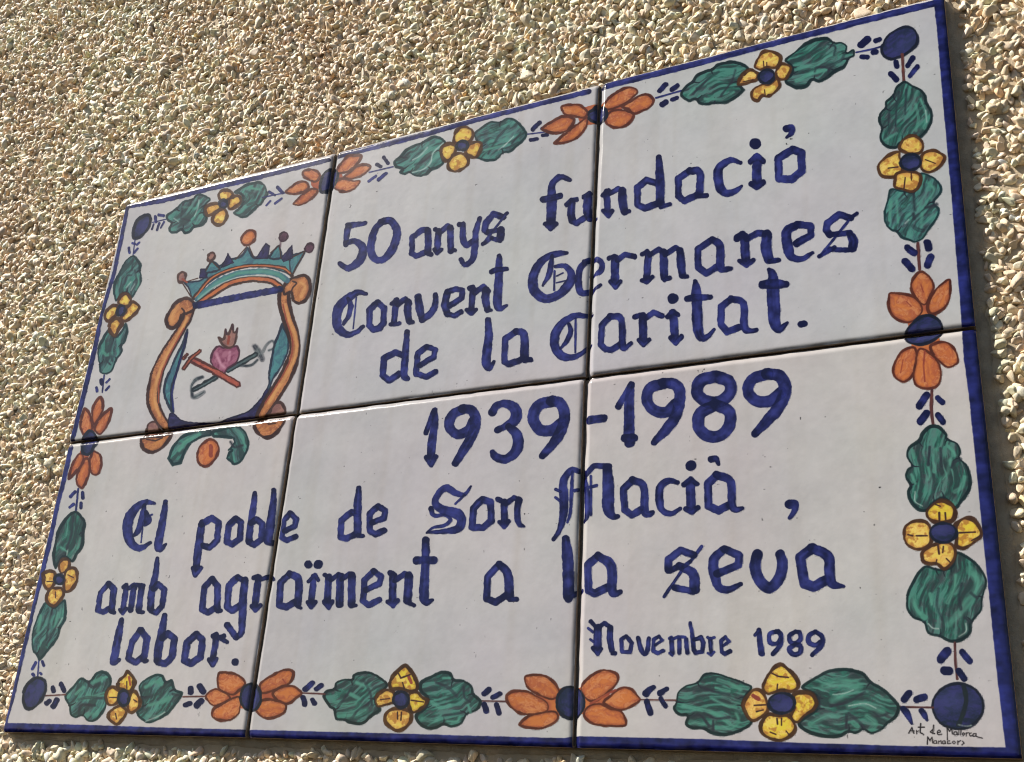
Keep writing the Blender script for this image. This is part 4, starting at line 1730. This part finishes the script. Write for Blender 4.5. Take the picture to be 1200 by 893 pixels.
def in_bed(x, z, grow=0.0):
    """inside the plaque with its rim of mortar"""
    mg = [.0008, .0050, .0044, .0008]; m = np.full(x.shape, 1e9)
    for i in range(4):
        a, b_ = out[i], out[(i + 1) % 4]; d = b_ - a; nn = np.array([d[1], -d[0]]) / np.hypot(*d)
        m = np.minimum(m, (x - a[0]) * nn[0] + (z - a[1]) * nn[1] + mg[i])
    return m + grow + (vnoise(x * 140, z * 140, 9) - .5) * .002
s = .0041
gxs = np.arange(WX0, WX1, s); gzs = np.arange(WZ0, WZ1, s * .866)
A, B = np.meshgrid(gxs, gzs); A = A + (np.arange(len(gzs)) % 2)[:, None] * s / 2
A = A + rng.uniform(-.36, .36, A.shape) * s; B = B + rng.uniform(-.36, .36, B.shape) * s
x, z = A.ravel(), B.ravel()
r = rng.uniform(.0021, .0036, len(x)) * (1 + .25 * (fbm(x * 30, z * 30, 40) - .5))
big = rng.random(len(x)) < .07; r[big] *= rng.uniform(1.2, 1.55, big.sum())
y = .0082 - rng.uniform(-.0010, .0013, len(x)) - .0022 * (fbm(x * 45, z * 45, 51, 3) - .5)
keep = (in_bed(x, z) < -.0012) & (rng.random(len(x)) > .02) & (fbm(x * 120, z * 120, 77, 2) > .12)
px, py = to_photo(x, z, .007)
keep &= (px > -110) & (px < 1330) & (py > -110) & (py < 1000)
x, y, z, r, px, py = (q[keep] for q in (x, y, z, r, px, py))
N = len(x)
qt = rng.normal(size=(N, 4)); qt /= np.linalg.norm(qt, axis=1)[:, None]
def rotm(q):
    w_, a, b_, c = q.T
    return np.stack([1 - 2 * (b_ * b_ + c * c), 2 * (a * b_ - c * w_), 2 * (a * c + b_ * w_),
                     2 * (a * b_ + c * w_), 1 - 2 * (a * a + c * c), 2 * (b_ * c - a * w_),
                     2 * (a * c - b_ * w_), 2 * (b_ * c + a * w_), 1 - 2 * (a * a + b_ * b_)], -1).reshape(-1, 3, 3)
RM = rotm(qt)
base = np.array([.93, .757, .56])
tint = base * (1 + rng.normal(size=(N, 1)) * .10) * (1 + rng.normal(size=(N, 3)) * [.01, .01, .035])
kind = rng.random(N)
patch = fbm(x * 9, z * 9, 66, 3)
tint[kind < .05] *= [.98, .84, .68]                          # ochre
tint[(kind > .05) & (kind < .12)] *= [1.0, .93, .90]          # pinkish
tint[(kind > .12) & (kind < .18)] *= [.80, .80, .80]          # grey
tint[kind > .90] *= [1.08, 1.12, 1.22]                        # whiter
tint *= (1 + .30 * (patch - .5))[:, None]
tint = np.clip(tint, .05, .90)
pid = rng.integers(0, 24, N)
dist = np.sqrt((x - CAM[0]) ** 2 + CAM[1] ** 2 + (z - CAM[2]) ** 2)
size = r / dist * FPX
size[(px < 6) | (px > 1194) | (py < 6) | (py > 887)] = 0
order = np.argsort(-size); solo = np.zeros(N, bool); solo[order[:300]] = True
print('pebbles', N, 'largest', size[order[0]] * 2, size[order[299]] * 2)
near = (dist < .64) & (px > -20) & (px < 1220) & (py > -20) & (py < 913)
tot = 0
PE = bpy.data.objects
Vs, Fs, Cs, off = [], [], [], 0
for lod, sel in ((0, near & ~solo), (1, ~near & ~solo)):
    ids = np.nonzero(sel)[0]; ps, f0 = protos[lod]
    v = ps[pid[ids]] * r[ids][:, None, None]
    v = np.einsum('nij,nkj->nki', RM[ids], v) + np.stack([x, y, z], -1)[ids][:, None]
    nv = v.shape[1]
    f = f0[None] + (off + np.arange(len(ids)) * nv)[:, None, None]
    Vs.append(v.reshape(-1, 3)); Fs.append(f.reshape(-1, 3)); off += len(ids) * nv
    Cs.append(np.repeat(np.hstack([tint[ids], np.ones((len(ids), 1))]), nv, 0)); tot += len(ids) * len(f0)
print('pebble triangles', tot)
pd = mesh_obj('pebbledash', np.vstack(Vs), np.vstack(Fs), MPEB, wall, smooth=False, cols=np.vstack(Cs))
pd['kind'] = 'stuff'
sources = []
for i in range(24):
    c = np.tile(np.append(np.clip(base * (1 + rng.normal() * .1) * (1 + rng.normal(size=3) * [.01, .01, .03]), .05, .86), 1), (len(protos[0][0][i]), 1))
    sources.append((protos[0][0][i], c))
meshes = {}
for i in np.nonzero(solo)[0]:
    p = int(pid[i])
    if p not in meshes:
        o = mesh_obj('pebble', sources[p][0], protos[0][1], MPEB, wall, smooth=False, cols=sources[p][1]); meshes[p] = o.data
    else:
        o = bpy.data.objects.new('pebble', meshes[p]); COL.objects.link(o); o.parent = wall
    o.location = (x[i], y[i], z[i]); o.scale = (r[i],) * 3
    o.rotation_euler = mathutils.Matrix(RM[i].tolist()).to_euler()
